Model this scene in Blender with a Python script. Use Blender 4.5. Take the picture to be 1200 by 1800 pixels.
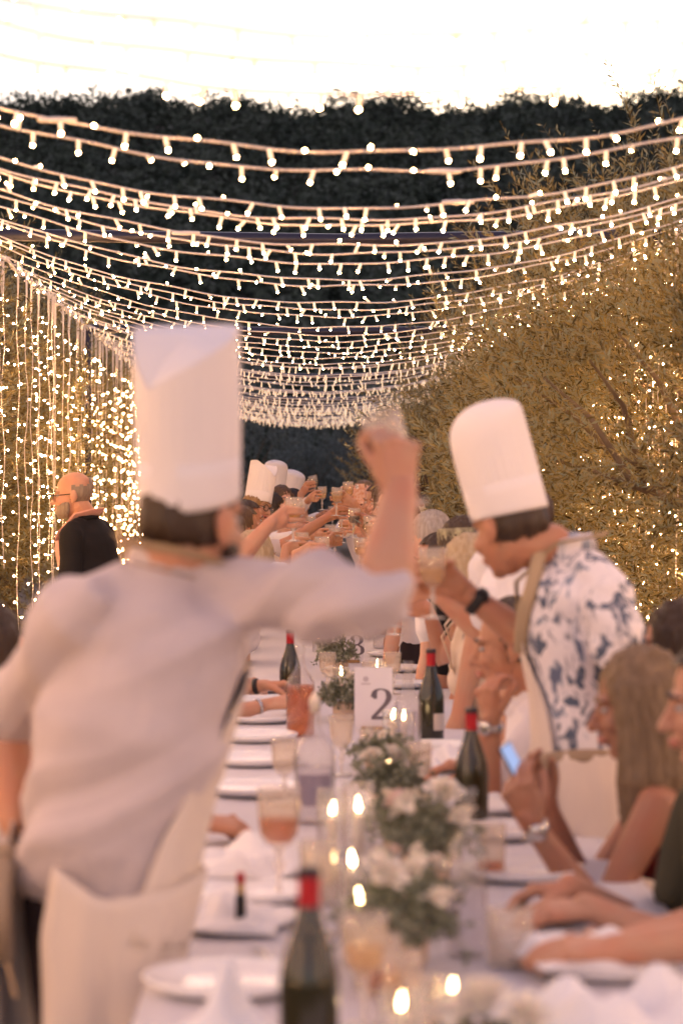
import bpy, math, random
import numpy as np
from mathutils import Vector, Matrix

for _o in list(bpy.data.objects):
    bpy.data.objects.remove(_o)
random.seed(11)
rng = np.random.default_rng(11)
SC = bpy.context.scene
COL = SC.collection
PI = math.pi

# ------------------------------------------------------------------ camera
EYE = 1.57                      # eye height of the photographer
cam_d = bpy.data.cameras.new('camera')
cam = bpy.data.objects.new('camera', cam_d)
COL.objects.link(cam)
cam.location = (0, 0, EYE)
cam.rotation_euler = (math.radians(90), 0, 0)
cam_d.sensor_fit = 'VERTICAL'
cam_d.sensor_height = 36
cam_d.sensor_width = 24
cam_d.lens = 85
cam_d.shift_x = 75 / 1800
cam_d.shift_y = -20 / 1800
cam_d.clip_start = 0.1
cam_d.clip_end = 3000
cam_d.dof.use_dof = True
cam_d.dof.focus_distance = 14.5
cam_d.dof.aperture_fstop = 3.3
SC.camera = cam
F = 4250.0                      # focal length in photograph pixels

# ------------------------------------------------------------------ sky
world = bpy.data.worlds.new('World')
SC.world = world
world.use_nodes = True
wn, wl = world.node_tree.nodes, world.node_tree.links
wn.clear()
sky = wn.new('ShaderNodeTexSky')
sky.sky_type = 'NISHITA'
sky.sun_disc = False
sky.sun_elevation = math.radians(11.0)
sky.sun_rotation = math.radians(12)
sky.air_density = 1.0
sky.dust_density = 1.0
sky.ozone_density = 1.5
# an added flat colour evens the dome out and turns it lilac
mixc = wn.new('ShaderNodeMix')
mixc.data_type = 'RGBA'
mixc.inputs['Factor'].default_value = 0.2
mixc.inputs[7].default_value = (15.4, 11.1, 14.0, 1)
bg = wn.new('ShaderNodeBackground')
bg.inputs['Strength'].default_value = 0.15
wo = wn.new('ShaderNodeOutputWorld')
wl.new(sky.outputs[0], mixc.inputs[6])
wl.new(mixc.outputs[2], bg.inputs['Color'])
wl.new(bg.outputs[0], wo.inputs['Surface'])

# the afterglow behind the ridge: very soft and weak
sun_d = bpy.data.lights.new('sun', 'SUN')
sun_d.energy = 0.12
sun_d.angle = math.radians(30)
sun_d.color = (1.0, 0.86, 0.8)
sun = bpy.data.objects.new('sun', sun_d)
COL.objects.link(sun)
sun.rotation_euler = Vector((-0.2, -0.97, -0.19)).to_track_quat('-Z', 'Y').to_euler()

SC.view_settings.view_transform = 'Standard'
SC.view_settings.look = 'None'
SC.view_settings.exposure = -0.18
SC.view_settings.gamma = 1.0
SC.view_settings.use_curve_mapping = False
SC.render.engine = 'CYCLES'
cy = SC.cycles
cy.use_denoising = True
try:
    cy.denoiser = 'OPENIMAGEDENOISE'
    cy.denoising_input_passes = 'RGB_ALBEDO_NORMAL'
except Exception:
    pass
cy.max_bounces = 6
cy.diffuse_bounces = 3
cy.glossy_bounces = 3
cy.transmission_bounces = 6
cy.transparent_max_bounces = 24
cy.sample_clamp_indirect = 8.0
cy.sample_clamp_direct = 0.0
cy.caustics_reflective = False
cy.caustics_refractive = False
cy.use_light_tree = True
cy.use_adaptive_sampling = False


# ------------------------------------------------------------------ helpers
def V(*a):
    return Vector(a)


def P(x, y, d):
    """a place in the garden: metres right, metres away, metres up"""
    return Vector(((x - 525) / F * d, d, EYE + (880 - y) / F * d))


def nz(v):
    v = Vector(v)
    return v.normalized()


class MB:
    """collects closed shapes, becomes ONE mesh"""

    def __init__(self):
        self.v, self.f, self.m, self.n = [], [], [], 0

    def add(self, verts, faces, mat=0):
        verts = np.asarray(verts, float).reshape(-1, 3)
        o = self.n
        self.v.append(verts)
        for fc in faces:
            self.f.append(tuple(i + o for i in fc))
            self.m.append(mat)
        self.n += len(verts)

    def tube(self, pts, rad, n=8, mat=0, side=None, cap=True, rings=2):
        """rad: one number, list of numbers or list of (ra, rb); ra along `side`"""
        pts = [Vector(p) for p in pts]
        k = len(pts)
        if isinstance(rad, (int, float)):
            rad = [rad] * k
        rad = [(q, q) if isinstance(q, (int, float)) else tuple(q) for q in rad]
        tang = []
        for i in range(k):
            a, b = pts[max(i - 1, 0)], pts[min(i + 1, k - 1)]
            t = (b - a)
            tang.append(t.normalized() if t.length > 1e-9 else Vector((0, 0, 1)))
        ref = Vector(side) if side is not None else (Vector((1, 0, 0)) if abs(tang[0].x) < 0.8 else Vector((0, 1, 0)))
        P_, R_, T_, S_ = [], [], [], []
        r0, r1 = rad[0], rad[-1]
        if cap:
            for j in range(rings):
                a = PI / 2 * (1 - (j + 0.35) / (rings + 0.35))
                P_.append(pts[0] - tang[0] * (min(r0) * math.sin(a)))
                R_.append((r0[0] * math.cos(a), r0[1] * math.cos(a)))
                T_.append(tang[0])
        for i in range(k):
            P_.append(pts[i]); R_.append(rad[i]); T_.append(tang[i])
        if cap:
            for j in reversed(range(rings)):
                a = PI / 2 * (1 - (j + 0.35) / (rings + 0.35))
                P_.append(pts[-1] + tang[-1] * (min(r1) * math.sin(a)))
                R_.append((r1[0] * math.cos(a), r1[1] * math.cos(a)))
                T_.append(tang[-1])
        out = []
        for p, r, t in zip(P_, R_, T_):
            s = ref - t * ref.dot(t)
            if s.length < 1e-6:
                s = t.orthogonal()
            s.normalize()
            ref = s
            b = t.cross(s)
            for q in range(n):
                a = 2 * PI * q / n
                out.append(p + s * (r[0] * math.cos(a)) + b * (r[1] * math.sin(a)))
        fs = []
        K = len(P_)
        for i in range(K - 1):
            for q in range(n):
                q2 = (q + 1) % n
                fs.append((i * n + q, i * n + q2, (i + 1) * n + q2, (i + 1) * n + q))
        fs.append(tuple(reversed(range(n))))
        fs.append(tuple((K - 1) * n + q for q in range(n)))
        self.add(out, fs, mat)

    def ell(self, c, r, M=None, nu=14, nv=9, mat=0):
        c = Vector(c)
        r = (r, r, r) if isinstance(r, (int, float)) else r
        out = []
        for j in range(1, nv):
            a = PI * j / nv
            for i in range(nu):
                b = 2 * PI * i / nu
                out.append((r[0] * math.sin(a) * math.cos(b), r[1] * math.sin(a) * math.sin(b), r[2] * math.cos(a)))
        out.append((0, 0, r[2])); out.append((0, 0, -r[2]))
        T, B = len(out) - 2, len(out) - 1
        fs = []
        for j in range(nv - 2):
            for i in range(nu):
                i2 = (i + 1) % nu
                fs.append((j * nu + i, (j + 1) * nu + i, (j + 1) * nu + i2, j * nu + i2))
        for i in range(nu):
            i2 = (i + 1) % nu
            fs.append((T, i, i2))
            fs.append((B, (nv - 2) * nu + i2, (nv - 2) * nu + i))
        A = np.array(out)
        if M is not None:
            A = A @ np.array(M.to_3x3()).T
        self.add(A + np.array(c), fs, mat)

    def box(self, c, h, M=None, mat=0):
        A = np.array([(x * h[0], y * h[1], z * h[2]) for x in (-1, 1) for y in (-1, 1) for z in (-1, 1)], float)
        if M is not None:
            A = A @ np.array(M.to_3x3()).T
        self.add(A + np.array(Vector(c)), [(0, 1, 3, 2), (4, 6, 7, 5), (0, 4, 5, 1), (2, 3, 7, 6), (0, 2, 6, 4), (1, 5, 7, 3)], mat)

    def lathe(self, prof, n=24, c=(0, 0, 0), mat=0, flute=None, M=None):
        """prof: list of (r, z); closed top/bottom only where r = 0"""
        out, fs = [], []
        for (r, z) in prof:
            for q in range(n):
                a = 2 * PI * q / n
                rr = r + (flute(a, z) if flute and r > 0 else 0)
                out.append((rr * math.cos(a), rr * math.sin(a), z))
        for i in range(len(prof) - 1):
            for q in range(n):
                q2 = (q + 1) % n
                fs.append((i * n + q, i * n + q2, (i + 1) * n + q2, (i + 1) * n + q))
        A = np.array(out)
        if M is not None:
            A = A @ np.array(M.to_3x3()).T
        self.add(A + np.array(Vector(c)), fs, mat)

    def grid(self, fn, nu, nv, mat=0, closed=False):
        out = [fn(i / nu, j / nv) for j in range(nv + 1) for i in range(nu + 1)]
        w = nu + 1
        self.add(np.array([tuple(p) for p in out]), [(j * w + i, j * w + i + 1, (j + 1) * w + i + 1, (j + 1) * w + i)
                                                   for j in range(nv) for i in range(nu)], mat)

    def mesh(self, name, org=None):
        A = np.concatenate(self.v) if self.v else np.zeros((0, 3))
        if org is not None:
            A = A - np.array(Vector(org))
        me = bpy.data.meshes.new(name)
        me.from_pydata(A.tolist(), [], self.f)
        if any(self.m):
            me.polygons.foreach_set('material_index', self.m)
        return me


def link(name, me, mats, parent=None, smooth=True):
    if not isinstance(mats, (list, tuple)):
        mats = [mats]
    me.materials.clear()
    for m in mats:
        me.materials.append(m)
    if smooth:
        me.polygons.foreach_set('use_smooth', [True] * len(me.polygons))
    o = bpy.data.objects.new(name, me)
    COL.objects.link(o)
    if parent is not None:
        o.parent = parent
    return o


def build(mb, name, mats, parent=None, smooth=True, org=None):
    """org defaults to the parent's place, so that children sit in their thing's own frame"""
    if org is None and parent is not None:
        org = ORG.get(parent.name, None)
    return link(name, mb.mesh(name, org), mats, parent, smooth)


ORG = {}


def tag(o, label, cat, group=None, kind=None):
    o['label'] = label
    o['category'] = cat
    if group:
        o['group'] = group
    if kind:
        o['kind'] = kind
    return o


def thing(name, label, cat, loc=(0, 0, 0), group=None):
    o = bpy.data.objects.new(name, None)
    o.empty_display_size = 0.05
    COL.objects.link(o)
    o.location = loc
    ORG[o.name] = Vector(loc)
    return tag(o, label, cat, group)


def struct(name, mb, mats, kind='structure', smooth=False):
    o = build(mb, name, mats, None, smooth)
    o['kind'] = kind
    return o


def dup(root, loc, rot=None, label=None, group=None, scale=None):
    r = root.copy()
    COL.objects.link(r)
    if rot is not None:
        r.rotation_euler = rot.to_euler() if isinstance(rot, Matrix) else rot
    r.location = loc
    if scale is not None:
        r.scale = (scale, scale, scale) if isinstance(scale, (int, float)) else scale
    if label:
        r['label'] = label
    if group:
        r['group'] = group
    for ch in root.children:
        c = ch.copy()
        COL.objects.link(c)
        c.parent = r
        for g in ch.children:
            d = g.copy()
            COL.objects.link(d)
            d.parent = c
    return r


def remesh(mb, voxel, smooth=4, dec=None, name='form'):
    me = mb.mesh(name)
    o = bpy.data.objects.new('form', me)
    COL.objects.link(o)
    m = o.modifiers.new('r', 'REMESH')
    m.mode = 'VOXEL'
    m.voxel_size = voxel
    if smooth:
        s = o.modifiers.new('s', 'SMOOTH')
        s.factor = 0.5
        s.iterations = smooth
    if dec:
        q = o.modifiers.new('d', 'DECIMATE')
        q.ratio = dec
    dg = bpy.context.evaluated_depsgraph_get()
    out = bpy.data.meshes.new_from_object(o.evaluated_get(dg))
    bpy.data.objects.remove(o)
    bpy.data.meshes.remove(me)
    out.name = name
    return out


def get_co(me):
    a = np.empty(len(me.vertices) * 3)
    me.vertices.foreach_get('co', a)
    return a.reshape(-1, 3)


def get_no(me):
    a = np.empty(len(me.vertices) * 3)
    me.vertices.foreach_get('normal', a)
    return a.reshape(-1, 3)


def set_co(me, a):
    me.vertices.foreach_set('co', np.ascontiguousarray(a).ravel())
    me.update()


def folds(me, amp, d1=(0.3, 0.2, 1), freq=60, seed=0, mod=4.0):
    """cloth creases: ridged waves running across d1, fading in and out"""
    r = np.random.default_rng(seed)
    co, no = get_co(me), get_no(me)
    d = np.array(d1, float)
    d /= np.linalg.norm(d)
    p = r.normal(size=(4, 3))
    ph = r.uniform(0, 6, 6)
    w1 = np.sin(co @ p[0] * 7 + ph[0])
    w2 = np.sin(co @ p[1] * 13 + ph[1])
    q = co @ d * freq + 2.2 * w1 + 1.1 * w2
    ridge = np.sin(q)
    ridge = np.sign(ridge) * np.abs(ridge) ** 1.6
    q2 = co @ (d * 0.5 + p[2] * 0.35) * freq * 0.55 + 1.7 * w2 + ph[3]
    m1 = 0.5 + 0.5 * np.sin(co @ p[3] * mod + ph[2] + w1)
    h = amp * (ridge * m1 + 0.8 * np.sin(q2) * (1 - m1))
    set_co(me, co + no * h[:, None])


# ------------------------------------------------------------------ materials
def principled(name, col, rough=0.6, metal=0.0, spec=0.4, sss=0.0, bump=None, emit=None, sheen=0.0, var=None):
    """bump: (scale, strength, distance, stretch xyz); var: (scale, colour 2)"""
    m = bpy.data.materials.new(name)
    m.use_nodes = True
    n, l = m.node_tree.nodes, m.node_tree.links
    b = n['Principled BSDF']
    b.inputs['Base Color'].default_value = (*col, 1)
    b.inputs['Roughness'].default_value = rough
    b.inputs['Metallic'].default_value = metal
    b.inputs['Specular IOR Level'].default_value = spec
    if sheen:
        b.inputs['Sheen Weight'].default_value = sheen
    if sss:
        b.inputs['Subsurface Weight'].default_value = sss
        b.inputs['Subsurface Radius'].default_value = (0.02, 0.008, 0.004)
        b.inputs['Subsurface Scale'].default_value = 0.4
    if emit:
        b.inputs['Emission Color'].default_value = (*emit[0], 1)
        b.inputs['Emission Strength'].default_value = emit[1]
    if bump or var:
        tc = n.new('ShaderNodeTexCoord')
    if var:
        t = n.new('ShaderNodeTexNoise')
        t.inputs['Scale'].default_value = var[0]
        t.inputs['Detail'].default_value = 5
        if bump and len(bump) > 3:
            mv = n.new('ShaderNodeMapping')
            mv.inputs['Scale'].default_value = bump[3]
            l.new(tc.outputs['Object'], mv.inputs['Vector'])
            l.new(mv.outputs[0], t.inputs['Vector'])
        else:
            l.new(tc.outputs['Object'], t.inputs['Vector'])
        r = n.new('ShaderNodeValToRGB')
        r.color_ramp.elements[0].position = 0.35
        r.color_ramp.elements[1].position = 0.68
        r.color_ramp.elements[0].color = (*col, 1)
        r.color_ramp.elements[1].color = (*var[1], 1)
        l.new(t.outputs['Fac'], r.inputs['Fac'])
        l.new(r.outputs['Color'], b.inputs['Base Color'])
    if bump:
        mp = n.new('ShaderNodeMapping')
        mp.inputs['Scale'].default_value = bump[3] if len(bump) > 3 else (1, 1, 1)
        t = n.new('ShaderNodeTexNoise')
        t.inputs['Scale'].default_value = bump[0]
        t.inputs['Detail'].default_value = 4
        u = n.new('ShaderNodeBump')
        u.inputs['Strength'].default_value = bump[1]
        u.inputs['Distance'].default_value = bump[2]
        l.new(tc.outputs['Object'], mp.inputs['Vector'])
        l.new(mp.outputs[0], t.inputs['Vector'])
        l.new(t.outputs['Fac'], u.inputs['Height'])
        l.new(u.outputs[0], b.inputs['Normal'])
    return m


def emitter(name, col, s):
    m = bpy.data.materials.new(name)
    m.use_nodes = True
    n, l = m.node_tree.nodes, m.node_tree.links
    n.clear()
    e = n.new('ShaderNodeEmission')
    e.inputs['Color'].default_value = (*col, 1)
    e.inputs['Strength'].default_value = s
    o = n.new('ShaderNodeOutputMaterial')
    l.new(e.outputs[0], o.inputs['Surface'])
    return m


def thin_glass(name, tint, refl=1.0, rough=0.03, body=None):
    """thin clear glass: what is behind shows through, the edges mirror; body = (colour, share) for coloured glass or drink"""
    m = bpy.data.materials.new(name)
    m.use_nodes = True
    n, l = m.node_tree.nodes, m.node_tree.links
    n.clear()
    t = n.new('ShaderNodeBsdfTransparent')
    t.inputs['Color'].default_value = (*tint, 1)
    g = n.new('ShaderNodeBsdfGlossy')
    g.inputs['Roughness'].default_value = rough
    lw = n.new('ShaderNodeLayerWeight')
    lw.inputs['Blend'].default_value = 0.5
    fr = n.new('ShaderNodeMath')
    fr.operation = 'POWER'
    fr.inputs[1].default_value = 2.4
    l.new(lw.outputs['Facing'], fr.inputs[0])
    mu = n.new('ShaderNodeMath')
    mu.operation = 'MULTIPLY_ADD'
    mu.inputs[1].default_value = 0.38 * refl
    mu.inputs[2].default_value = 0.045
    mu.use_clamp = True
    mx = n.new('ShaderNodeMixShader')
    o = n.new('ShaderNodeOutputMaterial')
    l.new(fr.outputs[0], mu.inputs[0])
    l.new(mu.outputs[0], mx.inputs['Fac'])
    src = t
    if body:
        d = n.new('ShaderNodeBsdfDiffuse')
        d.inputs['Color'].default_value = (*body[0], 1)
        tr = n.new('ShaderNodeBsdfTranslucent')
        tr.inputs['Color'].default_value = (*body[0], 1)
        a = n.new('ShaderNodeMixShader')
        a.inputs['Fac'].default_value = 0.5
        l.new(d.outputs[0], a.inputs[1]); l.new(tr.outputs[0], a.inputs[2])
        c = n.new('ShaderNodeMixShader')
        c.inputs['Fac'].default_value = body[1]
        l.new(t.outputs[0], c.inputs[1]); l.new(a.outputs[0], c.inputs[2])
        src = c
    l.new(src.outputs[0], mx.inputs[1])
    l.new(g.outputs[0], mx.inputs[2])
    l.new(mx.outputs[0], o.inputs['Surface'])
    return m


def leaf_mat(name, c1, c2, rough=0.55, trans=0.42, tone=None, mid=None):
    m = bpy.data.materials.new(name)
    m.use_nodes = True
    n, l = m.node_tree.nodes, m.node_tree.links
    b = n['Principled BSDF']
    gi = n.new('ShaderNodeNewGeometry')
    r = n.new('ShaderNodeValToRGB')
    r.color_ramp.elements[0].color = (*c1, 1)
    r.color_ramp.elements[1].color = (*c2, 1)
    if mid:
        r.color_ramp.elements.new(0.5).color = (*mid, 1)
    if tone:        # each crown its own shade of green, each leaf a little off it
        at_ = n.new('ShaderNodeAttribute')
        at_.attribute_name = tone
        mm = n.new('ShaderNodeMath')
        mm.operation = 'MULTIPLY_ADD'
        mm.inputs[1].default_value = 0.3
        l.new(gi.outputs['Random Per Island'], mm.inputs[0])
        l.new(at_.outputs['Fac'], mm.inputs[2])
        l.new(mm.outputs[0], r.inputs['Fac'])
    else:
        l.new(gi.outputs['Random Per Island'], r.inputs['Fac'])
    l.new(r.outputs[0], b.inputs['Base Color'])
    b.inputs['Roughness'].default_value = rough
    b.inputs['Specular IOR Level'].default_value = 0.35
    if trans:
        t = n.new('ShaderNodeBsdfTranslucent')
        l.new(r.outputs[0], t.inputs['Color'])
        x = n.new('ShaderNodeMixShader')
        x.inputs['Fac'].default_value = trans
        o = n['Material Output']
        l.new(b.outputs[0], x.inputs[1]); l.new(t.outputs[0], x.inputs[2])
        l.new(x.outputs[0], o.inputs['Surface'])
    return m


def cloth(name, col, rough=0.85, weave=420, strength=0.25, var=None):
    return principled(name, col, rough, spec=0.15, bump=(weave, strength, 0.0012), sheen=0.12 if max(col) > 0.3 else 0.0, var=var)


WARM = (1.0, 0.50, 0.20)
M = {}
M['bulb'] = emitter('bulb_glow', WARM, 240.0)
M['bulb_small'] = emitter('small_bulb_glow', WARM, 640.0)
M['sleeve'] = principled('bulb_sleeve', (0.8, 0.74, 0.62), 0.35, emit=((1.0, 0.68, 0.42), 1.0))
M['wire'] = principled('white_cable', (0.78, 0.74, 0.70), 0.5)
M['flame'] = emitter('candle_flame', (1.0, 0.66, 0.30), 70.0)
M['wax'] = principled('candle_wax', (0.82, 0.76, 0.66), 0.5, sss=0.3)
M['wick'] = principled('wick', (0.02, 0.02, 0.02), 0.9)
M['steel'] = principled('dark_painted_steel', (0.045, 0.045, 0.07), 0.3, 0.5, bump=(30, 0.2, 0.002))
M['soil'] = principled('dry_soil', (0.24, 0.17, 0.11), 0.95, bump=(9, 0.8, 0.05), var=(1.4, (0.17, 0.13, 0.07)))
M['linen'] = cloth('white_table_linen', (0.60, 0.59, 0.64))
M['napkin'] = cloth('white_napkin_linen', (0.82, 0.81, 0.83))
M['china'] = principled('white_china', (0.84, 0.83, 0.84), 0.16, spec=0.55)
M['wood'] = principled('pale_wood', (0.42, 0.26, 0.12), 0.5, bump=(6, 0.3, 0.002, (1, 1, 14)), var=(5, (0.3, 0.17, 0.07)))
M['card'] = principled('white_card', (0.82, 0.79, 0.81), 0.6, bump=(300, 0.1, 0.0004))
M['ink'] = principled('grey_print', (0.16, 0.14, 0.16), 0.6)
M['faint'] = principled('faint_print', (0.55, 0.50, 0.53), 0.6)
M['glass'] = thin_glass('clear_glass', (0.965, 0.96, 0.955), 1.8, 0.03, ((0.9, 0.86, 0.84), 0.05))
M['bottleglass'] = thin_glass('clear_bottle_glass', (0.95, 0.945, 0.94), 2.3, 0.04, ((0.92, 0.87, 0.84), 0.10))
M['cutglass'] = thin_glass('pressed_glass', (0.97, 0.95, 0.92), 1.0, 0.06, ((0.98, 0.88, 0.75), 0.20))
M['stemglass'] = thin_glass('glass_stem', (0.95, 0.93, 0.92), 1.4, 0.08, ((0.95, 0.90, 0.85), 0.4))
M['white_wine'] = thin_glass('pale_wine', (0.95, 0.80, 0.52), 1.0, 0.03, ((0.95, 0.66, 0.30), 0.38))
M['red_wine'] = thin_glass('red_wine', (0.10, 0.015, 0.02), 1.0, 0.03, ((0.05, 0.008, 0.008), 0.8))
M['rose_wine'] = thin_glass('amber_drink', (0.88, 0.45, 0.16), 1.4, 0.03, ((0.80, 0.32, 0.07), 0.30))
M['water'] = thin_glass('water', (0.94, 0.93, 0.95), 1.0, 0.03)
M['bottle'] = principled('dark_green_bottle_glass', (0.022, 0.02, 0.007), 0.12, spec=0.7)
M['capsule_red'] = principled('red_foil_capsule', (0.42, 0.012, 0.02), 0.38, 0.15)
M['capsule_dark'] = principled('dark_foil_top', (0.03, 0.02, 0.025), 0.4)
M['label'] = principled('cream_paper_label', (0.62, 0.52, 0.44), 0.7)
M['slate_patch'] = principled('slate_bottle_patch', (0.26, 0.23, 0.30), 0.7)
M['gold'] = principled('gold_foil', (0.55, 0.36, 0.12), 0.3, 0.8)
M['silver'] = principled('silver_metal', (0.62, 0.60, 0.58), 0.25, 1.0)
M['hat'] = principled('white_paper_toque', (0.83, 0.80, 0.81), 0.75, spec=0.2, bump=(160, 0.12, 0.0006))
M['leaf'] = leaf_mat('olive_leaves', (0.035, 0.032, 0.016), (0.27, 0.33, 0.26), trans=0.28, mid=(0.37, 0.29, 0.11))  # dark, gold and grey-green leaf tones imitate gaps, bulb light and skylight
M['leaf2'] = leaf_mat('olive_leaves_silver', (0.10, 0.085, 0.04), (0.23, 0.20, 0.12))
M['bark'] = principled('olive_bark', (0.11, 0.08, 0.055), 0.9, bump=(14, 0.9, 0.02, (1, 1, 0.25)), var=(6, (0.20, 0.15, 0.10)))
M['forest'] = leaf_mat('hill_forest_leaves', (0.032, 0.045, 0.030), (0.095, 0.112, 0.078), 0.8, 0.0, 'tone')
M['hill'] = principled('hill_scrub', (0.05, 0.05, 0.035), 0.95, var=(0.12, (0.07, 0.06, 0.045)))
M['farleaf'] = leaf_mat('grey_green_leaves', (0.09, 0.11, 0.10), (0.20, 0.23, 0.21), 0.8, 0.0)
M['greens'] = leaf_mat('sage_leaves', (0.10, 0.12, 0.075), (0.34, 0.36, 0.27))
M['petal'] = principled('cream_rose_petals', (0.86, 0.80, 0.70), 0.6, sss=0.15)
M['pink_petal'] = principled('blush_rose_petals', (0.85, 0.70, 0.64), 0.6, sss=0.15)
M['terracotta'] = principled('vase_ceramic', (0.55, 0.42, 0.32), 0.6)
M['eye'] = principled('eye_white', (0.50, 0.46, 0.43), 0.35)
M['iris'] = principled('eye_iris', (0.03, 0.018, 0.012), 0.2)
M['lips'] = principled('lips', (0.48, 0.16, 0.13), 0.45)
M['mouth'] = principled('mouth_inside', (0.07, 0.015, 0.012), 0.7)
M['black'] = principled('black_plastic', (0.012, 0.012, 0.014), 0.3)
M['strapblack'] = principled('black_strap', (0.02, 0.02, 0.022), 0.6)
M['screen'] = emitter('lit_phone_screen', (0.5, 0.62, 1.0), 1.0)
M['case'] = principled('patterned_phone_case', (0.78, 0.56, 0.46), 0.4, var=(60, (0.62, 0.24, 0.12)))
M['shoe'] = principled('dark_leather', (0.03, 0.02, 0.018), 0.5)


def skin(name, col):
    c2 = (min(1, col[0] * 1.06), col[1] * 0.86, col[2] * 0.8)
    return principled(name, col, 0.5, spec=0.4, sss=0.12, bump=(260, 0.12, 0.0008), var=(14, c2))


SK = {'fair': skin('fair_skin', (0.66, 0.41, 0.30)), 'tan': skin('tanned_skin', (0.52, 0.30, 0.20)),
      'brown': skin('sunburnt_skin', (0.44, 0.235, 0.15)), 'dark': skin('dark_skin', (0.36, 0.19, 0.125))}


def hairm(name, c, c2):
    return principled(name, c, 0.5, spec=0.45, bump=(90, 0.9, 0.004, (1, 1, 0.10)), var=(70, c2))


HR = {'black': hairm('black_hair', (0.018, 0.013, 0.010), (0.035, 0.024, 0.018)),
      'brown': hairm('brown_hair', (0.075, 0.042, 0.022), (0.13, 0.075, 0.04)),
      'darkbrown': hairm('dark_brown_hair', (0.035, 0.021, 0.013), (0.06, 0.036, 0.022)),
      'blond': hairm('dark_blond_hair', (0.26, 0.155, 0.07), (0.36, 0.23, 0.11)),
      'fairblond': hairm('ash_blond_hair', (0.40, 0.30, 0.18), (0.5, 0.4, 0.27)),
      'grey': hairm('grey_hair', (0.30, 0.26, 0.23), (0.46, 0.41, 0.37)),
      'stubble': hairm('grey_stubble', (0.20, 0.15, 0.11), (0.30, 0.24, 0.19)),
      'palebrown': hairm('light_brown_hair', (0.16, 0.105, 0.06), (0.24, 0.165, 0.1))}

CL = {'white': cloth('white_shirt_cotton', (0.80, 0.77, 0.80)), 'lilac': cloth('pale_lilac_linen', (0.60, 0.53, 0.54), var=(9, (0.54, 0.48, 0.50))),
      'cream': cloth('cream_canvas', (0.72, 0.60, 0.47)), 'apron': cloth('beige_apron_canvas', (0.69, 0.60, 0.53), weave=260),
      'tie': cloth('taupe_apron_tape', (0.36, 0.27, 0.19)), 'strap': cloth('tan_apron_strap', (0.42, 0.32, 0.21)),
      'black': cloth('black_cotton', (0.015, 0.014, 0.016)),
      'pink': cloth('pink_apron_cotton', (0.62, 0.33, 0.28)), 'navy': cloth('dark_trouser_twill', (0.035, 0.026, 0.03)),
      'wine': cloth('dark_red_jersey', (0.14, 0.018, 0.02)), 'olive': cloth('dark_olive_cotton', (0.06, 0.058, 0.04)),
      'blue': cloth('blue_grey_cotton', (0.10, 0.14, 0.18)), 'red': cloth('red_cotton', (0.34, 0.03, 0.03)),
      'sand': cloth('sand_cotton', (0.5, 0.38, 0.28)), 'ecru': cloth('ecru_linen_shirt', (0.68, 0.62, 0.50))}


def hawaii():
    """white cotton printed with blue-grey leaves"""
    m = bpy.data.materials.new('leaf_print_shirt_cotton')
    m.use_nodes = True
    n, l = m.node_tree.nodes, m.node_tree.links
    b = n['Principled BSDF']
    b.inputs['Roughness'].default_value = 0.8
    tc = n.new('ShaderNodeTexCoord')
    mp = n.new('ShaderNodeMapping')
    mp.inputs['Rotation'].default_value = (0.3, 0.5, 0.4)
    mp.inputs['Scale'].default_value = (1.0, 1.0, 0.62)
    l.new(tc.outputs['Object'], mp.inputs['Vector'])
    w = n.new('ShaderNodeTexNoise'); w.inputs['Scale'].default_value = 9; w.inputs['Detail'].default_value = 3
    l.new(mp.outputs[0], w.inputs['Vector'])
    mxv = n.new('ShaderNodeMix'); mxv.data_type = 'RGBA'; mxv.blend_type = 'LINEAR_LIGHT'; mxv.inputs['Factor'].default_value = 0.09
    l.new(mp.outputs[0], mxv.inputs[6]); l.new(w.outputs['Color'], mxv.inputs[7])
    v = n.new('ShaderNodeTexNoise'); v.inputs['Scale'].default_value = 16.0; v.inputs['Detail'].default_value = 2.5; v.inputs['Distortion'].default_value = 1.1
    l.new(mxv.outputs[2], v.inputs['Vector'])
    r = n.new('ShaderNodeValToRGB')
    r.color_ramp.interpolation = 'LINEAR'
    e = r.color_ramp.elements
    e[0].position = 0.395; e[0].color = (0.085, 0.115, 0.18, 1)
    e[1].position = 0.455; e[1].color = (0.78, 0.75, 0.79, 1)
    x = e.new(0.57); x.color = (0.78, 0.75, 0.79, 1)
    x = e.new(0.60); x.color = (0.32, 0.37, 0.46, 1)
    x = e.new(0.66); x.color = (0.13, 0.16, 0.25, 1)
    l.new(v.outputs['Fac'], r.inputs['Fac'])
    l.new(r.outputs[0], b.inputs['Base Color'])
    return m


CL['hawaii'] = hawaii()


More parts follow.
